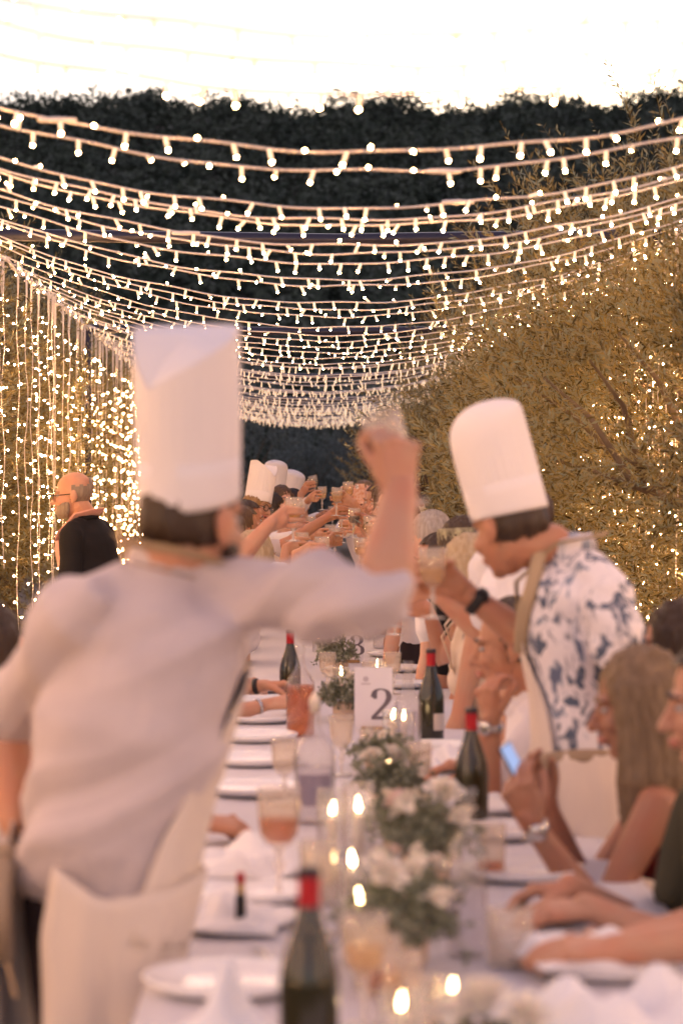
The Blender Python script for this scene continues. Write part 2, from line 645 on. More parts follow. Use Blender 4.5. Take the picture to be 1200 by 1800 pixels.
# ------------------------------------------------------------------ hands
def hand_round(mb, G, a, e, s, R, k=1.0):
    """a hand closed round an upright thing of radius R with axis a; e = reach direction, s = palm -> thing. Returns the wrist."""
    G, a, e, s = Vector(G), nz(a), Vector(e), Vector(s)
    e0 = nz(e)
    e = nz(e - a * e.dot(a))
    s = nz(s - a * s.dot(a) - e * s.dot(e))
    n = -s
    offs = [0.037 * k, 0.0125 * k, -0.0125 * k, -0.037 * k]
    flen = [0.080 * k, 0.088 * k, 0.080 * k, 0.064 * k]
    W = G + n * (R + 0.034) - nz(e * 0.4 + e0 * 0.6) * 0.112 * k - a * 0.004
    th0 = -0.75
    Rr = R + 0.0105
    kn = []
    for i, o in enumerate(offs):
        K = G + (n * math.cos(th0) + e * math.sin(th0)) * (R + 0.018) + a * o - e * 0.004 * abs(i - 1)
        kn.append(K)
        mb.tube([W + a * o * 0.5, W.lerp(K, 0.5) + a * o * 0.18 + n * 0.004, K], [0.0155 * k, 0.0145 * k, 0.0112 * k], 8)
    mb.ell((W + kn[1] + kn[2]) * 0.3333 + n * 0.002, (0.031 * k, 0.036 * k, 0.016 * k), Matrix((a, e, n)).transposed(), 12, 8)
    for i, o in enumerate(offs):
        tot = min(2.6, flen[i] / Rr)
        pts, rad = [kn[i]], [0.0100 * k]
        for q in range(1, 6):
            th = th0 + tot * q / 5
            pts.append(G + a * (o * (1 - 0.10 * q / 5) + 0.0035 * math.sin(i * 2.1 + G.x * 40)) + (n * math.cos(th) + e * math.sin(th)) * Rr)
            rad.append((0.0096 - 0.0014 * q / 5) * k)
        mb.tube(pts, rad, 8)
    T0 = W + e * 0.022 * k + a * 0.02 * k + s * 0.006
    pts = [T0]
    for th, o in ((-0.75, 0.036), (-1.25, 0.040), (-1.75, 0.040)):
        pts.append(G + a * o * k + (n * math.cos(th) + e * math.sin(th)) * (R + 0.012))
    mb.tube(pts, [0.0155 * k, 0.0135 * k, 0.0115 * k, 0.0095 * k], 8)
    return W


def hand_free(mb, W, d, n, right=True, curl=0.5, k=1.0, thumb=0.7):
    W, d = Vector(W), nz(d)
    n = Vector(n)
    n = nz(n - d * n.dot(d))
    t = d.cross(n) * (1 if right else -1)
    offs = [0.034, 0.0118, -0.0108, -0.032]
    flen = [0.074, 0.082, 0.076, 0.060]
    mb.ell(W + d * 0.05 * k, (0.036 * k, 0.046 * k, 0.0165 * k), Matrix((t, d, n)).transposed(), 12, 8)
    for i, o in enumerate(offs):
        K = W + d * (0.088 - 0.005 * abs(i - 1)) * k + t * o * k
        mb.tube([W + t * o * 0.45 * k, W.lerp(K, 0.55) + t * o * 0.12 * k, K], [0.0155 * k, 0.0145 * k, 0.0118 * k], 8)
        mb.ell(K - n * 0.003 * k, 0.0128 * k, None, 10, 7)
        pts, rad, p = [K], [0.0102 * k], K
        c = curl * (0.9 + 0.12 * i)
        for q, (fr, ang) in enumerate(((0.45, 0.75), (0.31, 1.55), (0.24, 2.15))):
            ph = c * ang
            p = p + (d * math.cos(ph) + n * math.sin(ph)) * (flen[i] * fr * k)
            pts.append(p)
            rad.append((0.0096 - 0.0008 * q) * k)
        mb.tube(pts, rad, 8)
    T0 = W + d * 0.02 * k + t * 0.02 * k + n * 0.006 * k
    dr = nz(d * 0.7 + t * 0.75 * thumb + n * 0.35)
    T1 = T0 + dr * 0.042 * k
    T2 = T1 + nz(d * 0.9 + t * 0.15 + n * (0.2 + 0.5 * curl)) * 0.032 * k
    T3 = T2 + nz(d * 0.9 - t * 0.15 + n * (0.2 + 0.8 * curl)) * 0.024 * k
    mb.tube([T0, T1, T2, T3], [0.0165 * k, 0.0135 * k, 0.0118 * k, 0.0095 * k], 8)


def ik(S, W, L1, L2, pole):
    d = W - S
    D = d.length
    if D > (L1 + L2) * 0.995:
        f = D / ((L1 + L2) * 0.995)
        L1 *= f
        L2 *= f
    dn = d / D
    a = (L1 * L1 - L2 * L2 + D * D) / (2 * D)
    h = math.sqrt(max(0, L1 * L1 - a * a))
    p = Vector(pole)
    p = p - dn * p.dot(dn)
    p = p.normalized() if p.length > 1e-6 else dn.orthogonal().normalized()
    return S + dn * a + p * h


# ------------------------------------------------------------------ head
def head_frame(yaw, pitch, roll):
    """yaw: 0 looks away from the camera (+Y), 90 looks right (+X); pitch up positive; roll tips to the person's right"""
    f0 = Vector((math.sin(math.radians(yaw)), math.cos(math.radians(yaw)), 0))
    r0 = Vector((f0.y, -f0.x, 0))
    cp, sp = math.cos(math.radians(pitch)), math.sin(math.radians(pitch))
    f = f0 * cp + Vector((0, 0, 1)) * sp
    u = Vector((0, 0, 1)) * cp - f0 * sp
    cr, sr = math.cos(math.radians(roll)), math.sin(math.radians(roll))
    r = r0 * cr - u * sr
    u = u * cr + r0 * sr
    return Matrix((r, f, u)).transposed()


def head_shape(mb, H, c, k=1.0, male=True):
    def L(x, y, z):
        return Vector(c) + H @ Vector((x * k, y * k, z * k))
    E = lambda p, r: mb.ell(L(*p), tuple(q * k for q in r), H, 16, 10)
    E((0, -0.012, 0.036), (0.076, 0.097, 0.088))
    E((0, 0.028, -0.028), (0.0625, 0.066, 0.088))
    E((0, 0.032, -0.072), (0.050 if male else 0.043, 0.052, 0.042))
    E((0, 0.066, -0.098), (0.022, 0.020, 0.018))
    E((0, 0.076, 0.026), (0.050, 0.020, 0.013))
    E((0, 0.092, -0.064), (0.024, 0.010, 0.016))
    for s in (-1, 1):
        E((s * 0.040, 0.062, -0.028), (0.024, 0.026, 0.024))
        E((s * 0.010, 0.100, -0.035), (0.008, 0.010, 0.007))
        e = Vector(L(s * 0.079, -0.012, -0.004))
        mb.ell(e, (0.010 * k, 0.021 * k, 0.033 * k), H, 12, 8)
        mb.ell(Vector(L(s * 0.077, -0.006, -0.03)), (0.008 * k, 0.012 * k, 0.012 * k), H, 10, 6)
    mb.tube([L(0, 0.088, 0.014), L(0, 0.101, -0.010), L(0, 0.114, -0.032)], [0.0085 * k, 0.0105 * k, 0.0135 * k], 8)


def face_parts(t, H, c, k, smile, brow_m, org):
    def L(x, y, z):
        return Vector(c) + H @ Vector((x * k, y * k, z * k))
    li, mo = MB(), MB()
    for s in (-1, 1):
        e, i, b = MB(), MB(), MB()
        e.ell(L(s * 0.031, 0.0770, 0.004), (0.0145 * k, 0.011 * k, 0.0075 * k), H, 12, 8)
        i.ell(L(s * 0.031, 0.0845, 0.004), (0.0066 * k, 0.0052 * k, 0.0066 * k), H, 10, 6)
        b.tube([L(s * 0.015, 0.0965, 0.026), L(s * 0.032, 0.094, 0.032), L(s * 0.052, 0.078, 0.025)], [0.0030 * k, 0.0042 * k, 0.0025 * k], 6)
        eo = build(e, 'eye', M['eye'], t, org=org)
        build(i, 'iris', M['iris'], eo, org=org)
        build(b, 'eyebrow', brow_m, t, org=org)
    if smile:
        mo.ell(L(0, 0.0965, -0.066), (0.026 * k, 0.008 * k, 0.011 * k), H, 14, 8)
        li.tube([L(-0.030, 0.088, -0.056), L(-0.012, 0.1005, -0.056), L(0.012, 0.1005, -0.056), L(0.030, 0.088, -0.056)], 0.0042 * k, 6)
        li.tube([L(-0.030, 0.088, -0.056), L(-0.014, 0.100, -0.076), L(0.014, 0.100, -0.076), L(0.030, 0.088, -0.056)], 0.0048 * k, 6)
    else:
        li.tube([L(-0.026, 0.090, -0.064), L(-0.008, 0.1025, -0.060), L(0.008, 0.1025, -0.060), L(0.026, 0.090, -0.064)], [0.003 * k, 0.0048 * k, 0.0048 * k, 0.003 * k], 6)
        li.tube([L(-0.024, 0.090, -0.066), L(0, 0.1020, -0.070), L(0.024, 0.090, -0.066)], [0.003 * k, 0.0052 * k, 0.003 * k], 6)
    lo = build(li, 'lips', M['lips'], t, org=org)
    if smile:
        build(mo, 'open_mouth', M['mouth'], lo, org=org)


def glasses(t, H, c, k, org, round_=True, mat='black'):
    def L(x, y, z):
        return Vector(c) + H @ Vector((x * k, y * k, z * k))
    g, gl = MB(), MB()
    for s in (-1, 1):
        ring = []
        for q in range(17):
            a = 2 * PI * q / 16
            rx, rz = (0.025, 0.023) if round_ else (0.027, 0.017)
            ring.append(L(s * 0.033 + rx * math.cos(a), 0.106 - 0.25 * abs(rx * math.cos(a) * (1 if s * math.cos(a) > 0 else 0)), 0.0 + rz * math.sin(a)))
        g.tube(ring, 0.0027 * k, 5)
        g.tube([L(s * 0.059, 0.098, 0.004), L(s * 0.078, 0.06, 0.006), L(s * 0.083, -0.01, 0.008)], 0.0026 * k, 5)
        gl.ell(L(s * 0.033, 0.104, 0), (rx * k * 0.96, 0.0012, rz * k * 0.96), H, 12, 6)
    g.tube([L(-0.009, 0.109, 0.004), L(0, 0.113, 0.006), L(0.009, 0.109, 0.004)], 0.0024 * k, 5)
    fr = build(g, 'spectacles', M[mat], t, org=org)
    build(gl, 'lens', M['glass'], fr, org=org)


def hair_shell(mb, H, c, k, style, seed, capz=None):
    """close-cropped hair: a shell round the back and top of the skull with an uneven edge"""
    r = np.random.default_rng(seed)
    nu, nv = 56, 30
    ph = r.uniform(0, 6, 8)
    grid, keep = [], []
    for j in range(nv + 1):
        a = PI * j / nv
        for i in range(nu):
            b = 2 * PI * i / nu
            x, y, z = math.sin(a) * math.cos(b), math.sin(a) * math.sin(b), math.cos(a)
            w = 0.003 * math.sin(9 * b + 4 * z + ph[0]) + 0.0025 * math.sin(17 * b - 9 * z + ph[1]) + 0.002 * math.sin(31 * b + ph[2])
            th = 0.008 if style == 'bald' else 0.0125
            if style == 'bald':
                th, w = 0.004, w * 0.25
            if capz is not None:            # flattened where the hat sits on it
                q_ = min(1.0, max(0.0, (0.016 - (0.036 + z * 0.095) + 0.10 * (-y * 0.1 - 0.08)) / 0.028))
                th, w = 0.001 + (th - 0.001) * q_, w * q_
            p = np.array((x * (0.076 + th + w), -0.014 + y * (0.097 + th + w), 0.036 + z * (0.088 + th * 1.25 + w)))
            grid.append(p)
            jig = 0.0025 * math.sin(13 * b + ph[3]) + 0.0025 * math.sin(29 * b + ph[4])
            front = p[1] > 0.028 + jig and p[2] < 0.083 + jig
            side = p[1] > 0.012 + jig and p[2] < 0.02 + jig
            nape = p[2] < -0.052 + jig + 0.25 * max(0, p[1] + 0.05)
            top = style == 'bald' and p[2] > 0.058 + jig and p[1] > -0.092
            topf = style == 'bald' and p[1] > 0.0 and p[2] > 0.02
            keep.append(not (front or side or nape or top or topf or (capz is not None and p[2] > capz)))
    fs = []
    for j in range(nv):
        for i in range(nu):
            i2 = (i + 1) % nu
            q = (j * nu + i, (j + 1) * nu + i, (j + 1) * nu + i2, j * nu + i2)
            if all(keep[s] for s in q):
                fs.append(q)
    A = np.array(grid) * k @ np.array(H).T + np.array(Vector(c))
    mb.add(A, fs)


def hair_long(H, c, k, drop, seed, bun=False, vox=0.007):
    """long or chin-length hair: crown plus falling locks, one grown surface"""
    rr = random.Random(seed)
    mb = MB()

    def L(x, y, z):
        return Vector(c) + H @ Vector((x * k, y * k, z * k))
    mb.ell(L(0, -0.018, 0.044), (0.086 * k, 0.100 * k, 0.094 * k), H, 20, 12)
    down = Vector((0, 0, -1))
    lo = H @ Vector((0, 0, -1))
    n = 26
    for i in range(n):
        a = -2.15 + 4.3 * i / (n - 1)
        x, y = math.sin(a), -math.cos(a)
        top = L(x * 0.080, -0.014 + y * 0.092, 0.05)
        mid = L(x * 0.090, -0.014 + y * 0.100, -0.03)
        ln = drop * (0.9 + 0.16 * rr.random())
        end = mid + (lo * 0.35 + down * 0.65).normalized() * ln + (H @ Vector((x * 0.012, y * 0.012, 0))) * (ln / 0.2)
        m2 = mid.lerp(end, 0.5) + H @ Vector((x * 0.008 + rr.uniform(-.004, .004), y * 0.008, 0))
        if bun:
            end, m2 = mid + lo * 0.02, mid + lo * 0.01
        mb.tube([top, mid, m2, end], [0.018 * k, 0.0165 * k, 0.015 * k, 0.008 * k], 7)
    if bun:
        mb.ell(L(0, -0.125, 0.03), (0.04 * k, 0.035 * k, 0.04 * k), H, 14, 9)
    me = remesh(mb, vox, 2, 0.5, 'hair')
    co, no = get_co(me), get_no(me)
    q = (co - np.array(Vector(c))) @ np.array(H)
    az = np.arctan2(q[:, 0], -q[:, 1] - 0.014)
    h = 0.0034 * np.sin(az * 26 + 8 * q[:, 2] + 2 * np.sin(q[:, 2] * 22)) + 0.003 * np.sin(az * 53 - 12 * q[:, 2])
    set_co(me, co + no * h[:, None])
    return me


# ------------------------------------------------------------------ chef hat
def toque(t, H, c, k, org, low=0.0, wl=60, wr=125, drop=0.10, hgt=0.29, roll=0.0, back=10, dome=0.0, zo=0.030, hr=0.1):
    """paper chef hat: band, pleated wall with a V cut in its rim at world bearing `low` (0 = towards the camera, 90 = right), folded crown inside it"""
    Rb = Matrix.Rotation(math.radians(back), 3, 'X') @ Matrix.Rotation(math.radians(roll), 3, 'Y')
    B = H @ Rb
    o = Vector(c) + H @ Vector((0, -0.010 * k, zo * k))

    def L(x, y, z):
        return o + B @ Vector((x, y, z))
    dl = B.transposed() @ Vector((math.sin(math.radians(low)), -math.cos(math.radians(low)), 0))
    a0 = math.atan2(dl.y / 0.113, dl.x / 0.094)

    def rim(a):
        d = (a - a0 + PI) % (2 * PI) - PI
        w = math.radians(wr if d > 0 else wl)
        q = max(0.0, 1 - abs(d) / w)
        return hgt - dome * 0.8 - drop * q ** 1.05
    n = 120
    rad = lambda a, s: Vector((math.cos(a) * hr * 0.86 * k * s, math.sin(a) * hr * 1.04 * k * s, 0))
    hb = 0.078
    mb = MB()
    prof = [(0.985, 0.0), (1.0, 0.0), (1.012, 0.012), (1.016, hb * 0.6), (1.018, hb), (0.99, hb + 0.001)]
    V_, F_ = [], []
    for (s, z) in prof:
        for q in range(n):
            a = 2 * PI * q / n
            p = rad(a, s)
            V_.append(L(p.x, p.y, z + 0.010 * math.sin(a) * (1 if z < 0.02 else 0.3)))
    for i in range(len(prof) - 1):
        for q in range(n):
            q2 = (q + 1) % n
            F_.append((i * n + q, i * n + q2, (i + 1) * n + q2, (i + 1) * n + q))
    mb.add([tuple(p) for p in V_], F_)
    # the overlapping end of the paper band
    V_ = []
    for i in range(7):
        p = rad(a0 + 0.55 - i * 0.09, 1.026)
        V_ += [tuple(L(p.x, p.y, 0.006)), tuple(L(p.x, p.y, hb - 0.002))]
    mb.add(V_, [(2 * i, 2 * i + 2, 2 * i + 3, 2 * i + 1) for i in range(6)])
    build(mb, 'hat_band', M['hat'], t, org=org)
    mb = MB()
    V_, F_ = [], []
    K = 9
    top = []
    for j in range(K + 1):
        for q in range(n):
            a = 2 * PI * q / n
            zt = rim(a)
            z = hb - 0.006 + (zt - hb + 0.006) * j / K
            flare = 1.0 + 0.04 * (z / hgt)
            pleat = 0.042 * (abs(math.sin(15 * a)) ** 0.6 - 0.5) * min(1, j / 1.5 + 0.15) * (1 - 0.72 * j / K)
            p = rad(a, flare + pleat)
            V_.append(tuple(L(p.x, p.y, z)))
            if j == K:
                top.append((a, z, flare))
    for j in range(K):
        for q in range(n):
            q2 = (q + 1) % n
            F_.append((j * n + q, j * n + q2, (j + 1) * n + q2, (j + 1) * n + q))
    mb.add(V_, F_)
    build(mb, 'pleated_wall', M['hat'], t, org=org)
    mb = MB()
    V_, F_ = [], []
    J = 10
    zc = hgt + (0.0 if dome else -0.012)
    for j in range(J + 1):
        u = j / J
        s = math.cos(u * PI / 2) if dome else 1 - u
        for q in range(n):
            a, z, fl = top[q]
            if dome:
                zt = z - 0.003 + (zc - z) * math.sin(u * PI / 2) ** 0.8
            else:
                zt = z - 0.003 + (zc - z) * u ** 0.75
            p = rad(a, fl * 0.985 * s)
            V_.append(tuple(L(p.x, p.y, zt + 0.002 * math.sin(9 * a) * s * u)))
    for j in range(J):
        for q in range(n):
            q2 = (q + 1) % n
            F_.append((j * n + q, j * n + q2, (j + 1) * n + q2, (j + 1) * n + q))
    mb.add(V_, F_)
    build(mb, 'hat_crown', M['hat'], t, org=org)


# ------------------------------------------------------------------ a person
TORSO = [(-0.16, 0.172, 0.125), (0.0, 0.178, 0.128), (0.18, 0.160, 0.113), (0.38, 0.150, 0.106), (0.60, 0.164, 0.117),
         (0.78, 0.178, 0.115), (0.88, 0.172, 0.100), (0.95, 0.125, 0.078), (1.0, 0.070, 0.062)]


def person(label, hip, head, face=0, look=(0, 0, 0), rh=None, lh=None, k=1.0, male=True, sk='fair', hair=('short', 'brown'),
           top=('white', 'short'), legs='stand', trousers='navy', apron=None, hat=None, spec=None, smile=False, group=None,
           apart=False, wide=1.0, vox=0.0046, dec=0.42, fold=None, shoulders=None, poleR=None, poleL=None, beard=None, faceon=True, bare=False,
           hem=-0.16, straps=None, headband=None, nb=None, elbows=None, hipw=1.0, armk=1.0):
    hip, head = Vector(hip), Vector(head)
    H = head_frame(*look)
    f0 = Vector((math.sin(math.radians(face)), math.cos(math.radians(face)), 0))
    r0 = Vector((f0.y, -f0.x, 0))
    base = Vector((hip.x, hip.y, 0))
    t = thing('person', label, 'person', base, group)
    org = base
    if nb is None:
        nb = head + H @ Vector((0, -0.035, -0.10)) * k * 0.5 + Vector((0, 0, -0.100 * k)) - f0 * 0.02
    u = (nb - hip).normalized()
    T = (nb - hip).length
    r = nz(r0 - u * r0.dot(u))
    f = u.cross(r)
    wk = k * wide
    S = {}
    shc = hip + u * (T - 0.055 * k)
    for nm, s in (('R', 1), ('L', -1)):
        S[nm] = shc + r * (0.178 * wk * s)
    if shoulders:
        for nm in shoulders:
            S[nm] = Vector(shoulders[nm])
    body = MB()
    head_shape(body, H, head, k, male)
    nk = 0.057 if male else 0.047
    body.tube([head + H @ Vector((0, -0.022, -0.05)) * k, head.lerp(nb, 0.62) + H @ Vector((0, -0.016, 0)) * k, nb + u * 0.0, nb - u * 0.06],
              [(nk * k, nk * k * 1.05), (nk * k * 0.98, nk * k), (nk * k * 1.15, nk * k * 1.05), (nk * k * 1.5, nk * k * 1.15)], 12, side=r)

    def tpt(tt):
        return hip + u * (T * tt)

    def trad(tt):
        ts = [q[0] for q in TORSO]
        hs = hipw + (1 - hipw) * min(1, max(0, tt / 0.42))
        return np.interp(tt, ts, [q[1] for q in TORSO]) * wk * hs, np.interp(tt, ts, [q[2] for q in TORSO]) * k * hs

    # torso skin a little inside the clothes
    tt = [0.30, 0.5, 0.68, 0.80, 0.89, 0.95, 0.99]
    body.tube([tpt(q) for q in tt], [(trad(q)[0] - 0.024, trad(q)[1] - 0.024) for q in tt], 16, side=r)
    arms = {}
    for nm, h, s in (('R', rh, 1), ('L', lh, -1)):
        if h is None:
            h = ('rest',)
        pole = (poleR if s > 0 else poleL) or (Vector((0, 0, -1)) + r * 0.55 * s - f * 0.35)
        Sv = S[nm]
        kind = h[0]
        if kind == 'glass':
            G, a = Vector(h[1]), nz(h[2] if len(h) > 2 else (0, 0, 1))
            e = Vector(h[3]) if len(h) > 3 and h[3] else (G - Sv)
            e = nz(e)
            side = a.cross(e) * s
            W = hand_round(body, G, a, e, side, h[4] if len(h) > 4 else 0.034, k)
        elif kind == 'rest':
            if legs == 'sit':
                W = hip + f * 0.30 + r * 0.15 * s + Vector((0, 0, 0.10))
                hand_free(body, W, f + Vector((0, 0, -0.25)), (0, 0, -1), s > 0, 0.35, k)
            else:
                W = Sv + Vector((0, 0, -0.53 * k)) + r * 0.06 * s + f * 0.05
                hand_free(body, W, Vector((0, 0, -1)) + f * 0.2, -r * s, s > 0, 0.4, k)
        else:                                   # ('free', W, dir, palm normal, curl)
            W = Vector(h[1])
            hand_free(body, W, h[2], h[3], s > 0, h[4] if len(h) > 4 else 0.5, k, h[5] if len(h) > 5 else 0.7)
        E = ik(Sv, W, 0.295 * k, 0.265 * k, pole)
        if elbows and nm in elbows:
            E = Vector(elbows[nm])
        arms[nm] = (Sv, E, W)
        g = (1.0 if male else 0.86) * armk
        m1, m2, m3 = Sv.lerp(E, 0.4), E.lerp(W, 0.3), E.lerp(W, 0.75)
        body.tube([Sv - r * 0.03 * s, Sv, m1, Sv.lerp(E, 0.8), E, m2, m3, W + (W - E).normalized() * 0.015],
                  [q * k * g for q in ((0.050, 0.056, 0.050, 0.042, 0.040, 0.0435, 0.033, 0.026) if top[1] == 'none' else (0.038, 0.044, 0.044, 0.041, 0.040, 0.0435, 0.033, 0.026))], 12)
    if dec and hip.y > 7:
        dec *= 0.62
    me = remesh(body, vox, 1, dec, 'body')
    me.transform(Matrix.Translation(-org))
    link('body', me, SK[sk], t)
    # ---- face and hair
    brow = HR[hair[1]] if hair[1] in HR else HR['brown']
    if faceon:
        face_parts(t, H, head, k, smile, brow, org)
    if hair[0] in ('short', 'bald'):
        hm = MB()
        hair_shell(hm, H, head, k, hair[0], int(abs(head.x * 977 + head.y * 131)) + 3, 0.060 if hat is not None else None)
        build(hm, 'hair', HR[hair[1]], t, org=org)
    elif hair[0] in ('long', 'bob', 'bun'):
        hme = hair_long(H, head, k, {'long': 0.22, 'bob': 0.075, 'bun': 0.02}[hair[0]] if len(hair) < 3 else hair[2],
                        int(abs(head.x * 977 + head.y * 131)) + 5, hair[0] == 'bun')
        hme.transform(Matrix.Translation(-org))
        link('hair', hme, HR[hair[1]], t)
    if beard:
        bm = MB()
        for q in range(11):
            a = -1.45 + 2.9 * q / 10
            bm.tube([head + H @ Vector((math.sin(a) * 0.066, 0.016 + math.cos(a) * 0.062, -0.045)) * k,
                     head + H @ Vector((math.sin(a) * 0.054, 0.022 + math.cos(a) * 0.068, -0.085)) * k,
                     head + H @ Vector((math.sin(a) * 0.03, 0.03 + math.cos(a) * 0.05, -0.112)) * k], [0.014 * k, 0.016 * k, 0.011 * k], 7)
        bme = remesh(bm, 0.007, 2, 0.5, 'beard')
        bme.transform(Matrix.Translation(-org))
        link('beard', bme, HR[beard], t)
    if headband:
        hb = MB()
        pts = []
        for q in range(25):
            a = 2 * PI * q / 24
            pts.append(head + H @ Vector((math.cos(a) * 0.094, -0.016 + math.sin(a) * 0.112, 0.05 + 0.022 * math.sin(a))) * k)
        hb.tube(pts, [(0.034, 0.004)] * 25, 6, side=H @ Vector((0, 0, 1)), cap=False)
        build(hb, 'headband', headband, t, org=org)
    if spec:
        glasses(t, H, head, k, org, spec != 'narrow')
    if hat is not None:
        toque(t, H, head, k, org, **hat)
    # ---- clothes
    cm = MB()
    c, sl = top
    lo = hem
    ts = [lo] + [q for q in (-0.08, 0.0, 0.12, 0.25, 0.38, 0.5, 0.6, 0.7, 0.78, 0.84) if q > lo + 0.02]
    if not bare:
        ts += [0.89, 0.935, 0.965, 0.985]
    loose = 0.016 if sl != 'none' else 0.004
    ex = lambda q: loose + (0.016 if (sl in ('long', 'rolled') and 0.05 < q < 0.55) else 0)
    cm.tube([tpt(q) for q in ts], [(trad(q)[0] + ex(q), trad(q)[1] + ex(q)) for q in ts], 22, side=r, rings=1)
    if not male:
        for s in (-1, 1):
            cm.ell(tpt(0.66) + r * 0.072 * s * wk + f * 0.095 * k, (0.062 * k, 0.055 * k, 0.062 * k), Matrix((r, f, u)).transposed(), 12, 8)
    if not bare:
        for nm, s in (('R', 1), ('L', -1)):
            Sv, E, W = arms[nm]
            cm.ell(Sv - u * 0.008, (0.068 * k, 0.066 * k, 0.062 * k), None, 12, 8)
            cm.tube([nb - u * 0.035 + r * 0.03 * s, nb.lerp(Sv, 0.5) + u * 0.012, Sv + u * 0.004], [0.056 * k, 0.058 * k, 0.060 * k], 10)
            d = (E - Sv)
            g = max(1.0, armk * 0.96)
            if armk > 1.05:
                cm.ell(Sv - u * 0.004, (0.070 * k, 0.069 * k, 0.066 * k), None, 12, 8)
            if sl == 'short':
                cm.tube([Sv - d * 0.05, Sv + d * 0.3, Sv + d * 0.66], [0.068 * k * g, 0.070 * k * g, 0.067 * k * g], 12, rings=1)
            elif sl == 'rolled':
                cm.tube([Sv - d * 0.05, Sv + d * 0.4, Sv + d * 0.93], [0.070 * k * g, 0.066 * k * g, 0.062 * k * g], 12, rings=1)
                cm.tube([Sv + d * 0.80, Sv + d * 0.95], [0.067 * k * g, 0.067 * k * g], 12, rings=1)
            elif sl == 'long':
                cm.tube([Sv - d * 0.05, Sv + d * 0.5, E, E.lerp(W, 0.5), E.lerp(W, 0.88)],
                        [0.068 * k, 0.062 * k, 0.056 * k, 0.048 * k, 0.040 * k], 12, rings=1)
    cme = remesh(cm, 0.010 if not fold else 0.0085, 4, None if hip.y < 7 and fold else 0.32, 'shirt')
    if fold:
        folds(cme, *fold)
    else:
        folds(cme, 0.0045, (r * 0.6 + u + f * 0.2), 42, int(abs(head.x * 500 + head.y * 77)), 6)
    cme.transform(Matrix.Translation(-org))
    link('dress' if bare else 'shirt', cme, CL[c], t)
    if not bare and sl != 'none':
        kb = MB()
        ring = []
        for q in range(23):
            a = -2.75 + 5.5 * q / 22
            ring.append(nb + u * 0.032 + r * (0.072 * k * math.sin(a)) - f * (0.066 * k * math.cos(a) - 0.004) + u * (0.010 * math.cos(a)))
        kb.tube(ring, [(0.024, 0.0045)] * 23, 6, side=u)
        build(kb, 'collar', CL[c], t, org=org)
    if straps:
        sb = MB()
        for s in (-1, 1):
            sb.tube([tpt(0.80) + r * 0.09 * s + f * 0.09, tpt(0.95) + r * 0.095 * s + f * 0.03, tpt(0.95) + r * 0.09 * s - f * 0.05, tpt(0.78) + r * 0.08 * s - f * 0.105],
                    [(0.012, 0.003)] * 4, 6, side=r)
        build(sb, 'shoulder_straps', CL[straps], t, org=org)
    # ---- legs
    lm = MB()
    feet = MB()
    for s in (-1, 1):
        hp = hip + r * 0.088 * s * hipw + Vector((0, 0, -0.03))
        if legs == 'stand':
            an = Vector((hip.x, hip.y, 0.09)) + r0 * 0.11 * s * hipw ** 2
            kn = hp.lerp(an, 0.5) + f0 * 0.02
            lm.tube([hp + Vector((0, 0, 0.06)), hp, hp.lerp(kn, 0.5), kn, kn.lerp(an, 0.5), an], [q * hipw for q in (0.10, 0.096, 0.084, 0.070, 0.066, 0.060)], 12, rings=1)
        else:
            kn = Vector((hip.x, hip.y, 0.51)) + f0 * 0.42 + r0 * 0.11 * s
            an = Vector((kn.x, kn.y, 0.09)) - f0 * 0.04
            lm.tube([hp - f0 * 0.04, hp, hp.lerp(kn, 0.5), kn - f0 * 0.03, kn + Vector((0, 0, -0.05)), kn.lerp(an, 0.5), an],
                    [0.11, 0.10, 0.088, 0.07, 0.068, 0.062, 0.052], 12, rings=1)
        feet.tube([Vector((an.x, an.y, 0.045)) - f0 * 0.05, Vector((an.x, an.y, 0.05)) + f0 * 0.06, Vector((an.x, an.y, 0.032)) + f0 * 0.17],
                  [(0.038, 0.045), (0.044, 0.045), (0.040, 0.028)], 10, side=r0)
        feet.tube([Vector((an.x, an.y, 0.05)), an + Vector((0, 0, 0.03))], 0.045, 10)
    lme = remesh(lm, 0.016, 3, 0.25, 'trousers')
    folds(lme, 0.005, (0.2, 0.2, 1), 38, 5)
    lme.transform(Matrix.Translation(-org))
    link('trousers', lme, CL[trousers], t)
    build(feet, 'shoes', M['shoe'], t, org=org)
    info = dict(t=t, org=org, hip=hip, head=head, H=H, u=u, r=r, f=f, T=T, nb=nb, arms=arms, tpt=tpt, trad=trad, k=k)
    if apron:
        make_apron(info, **apron)
    return info


def patch(info, a0, a1, t0, t1, off, nu=28, nv=20, w=None, seed=1, flare=0.05, offtop=None, tops=None):
    """a sheet of cloth wrapped round the torso from angle a0 to a1 (degrees, 0 = front, 90 = right) and height t0..t1"""
    I = info
    rr = random.Random(seed)
    ph = [rr.uniform(0, 6) for _ in range(4)]

    def fn(i, j):
        tt = t0 + (t1 - t0) * j
        b0, b1 = (a0, a1) if w is None else w(j)
        a = math.radians(b0 + (b1 - b0) * i)
        if tops:                    # the upper edge dips where the shirt hangs over it
            tt = t0 + (tops(b0 + (b1 - b0) * i) - t0) * j
        tq = max(tt, -0.16)
        rx, ry = I['trad'](tq)
        fl = flare * max(0, -tt) ** 0.8
        fo = 0.007 * (math.sin(9 * a + 3 * tt + ph[0]) + 0.7 * math.sin(17 * a - 5 * tt + ph[1])) * min(1.0, 0.35 + max(0, -tt) * 2)
        o = (off if offtop is None else off + (offtop - off) * j) + fl + fo
        c = I['hip'] + I['u'] * (I['T'] * tt) if tt > -0.16 else I['hip'] + I['u'] * (I['T'] * -0.16) + Vector((0, 0, I['T'] * (tt + 0.16)))
        return c + I['r'] * (math.sin(a) * (rx + o)) + I['f'] * (math.cos(a) * (ry + o))
    mb = MB()
    mb.grid(fn, nu, nv)
    return mb


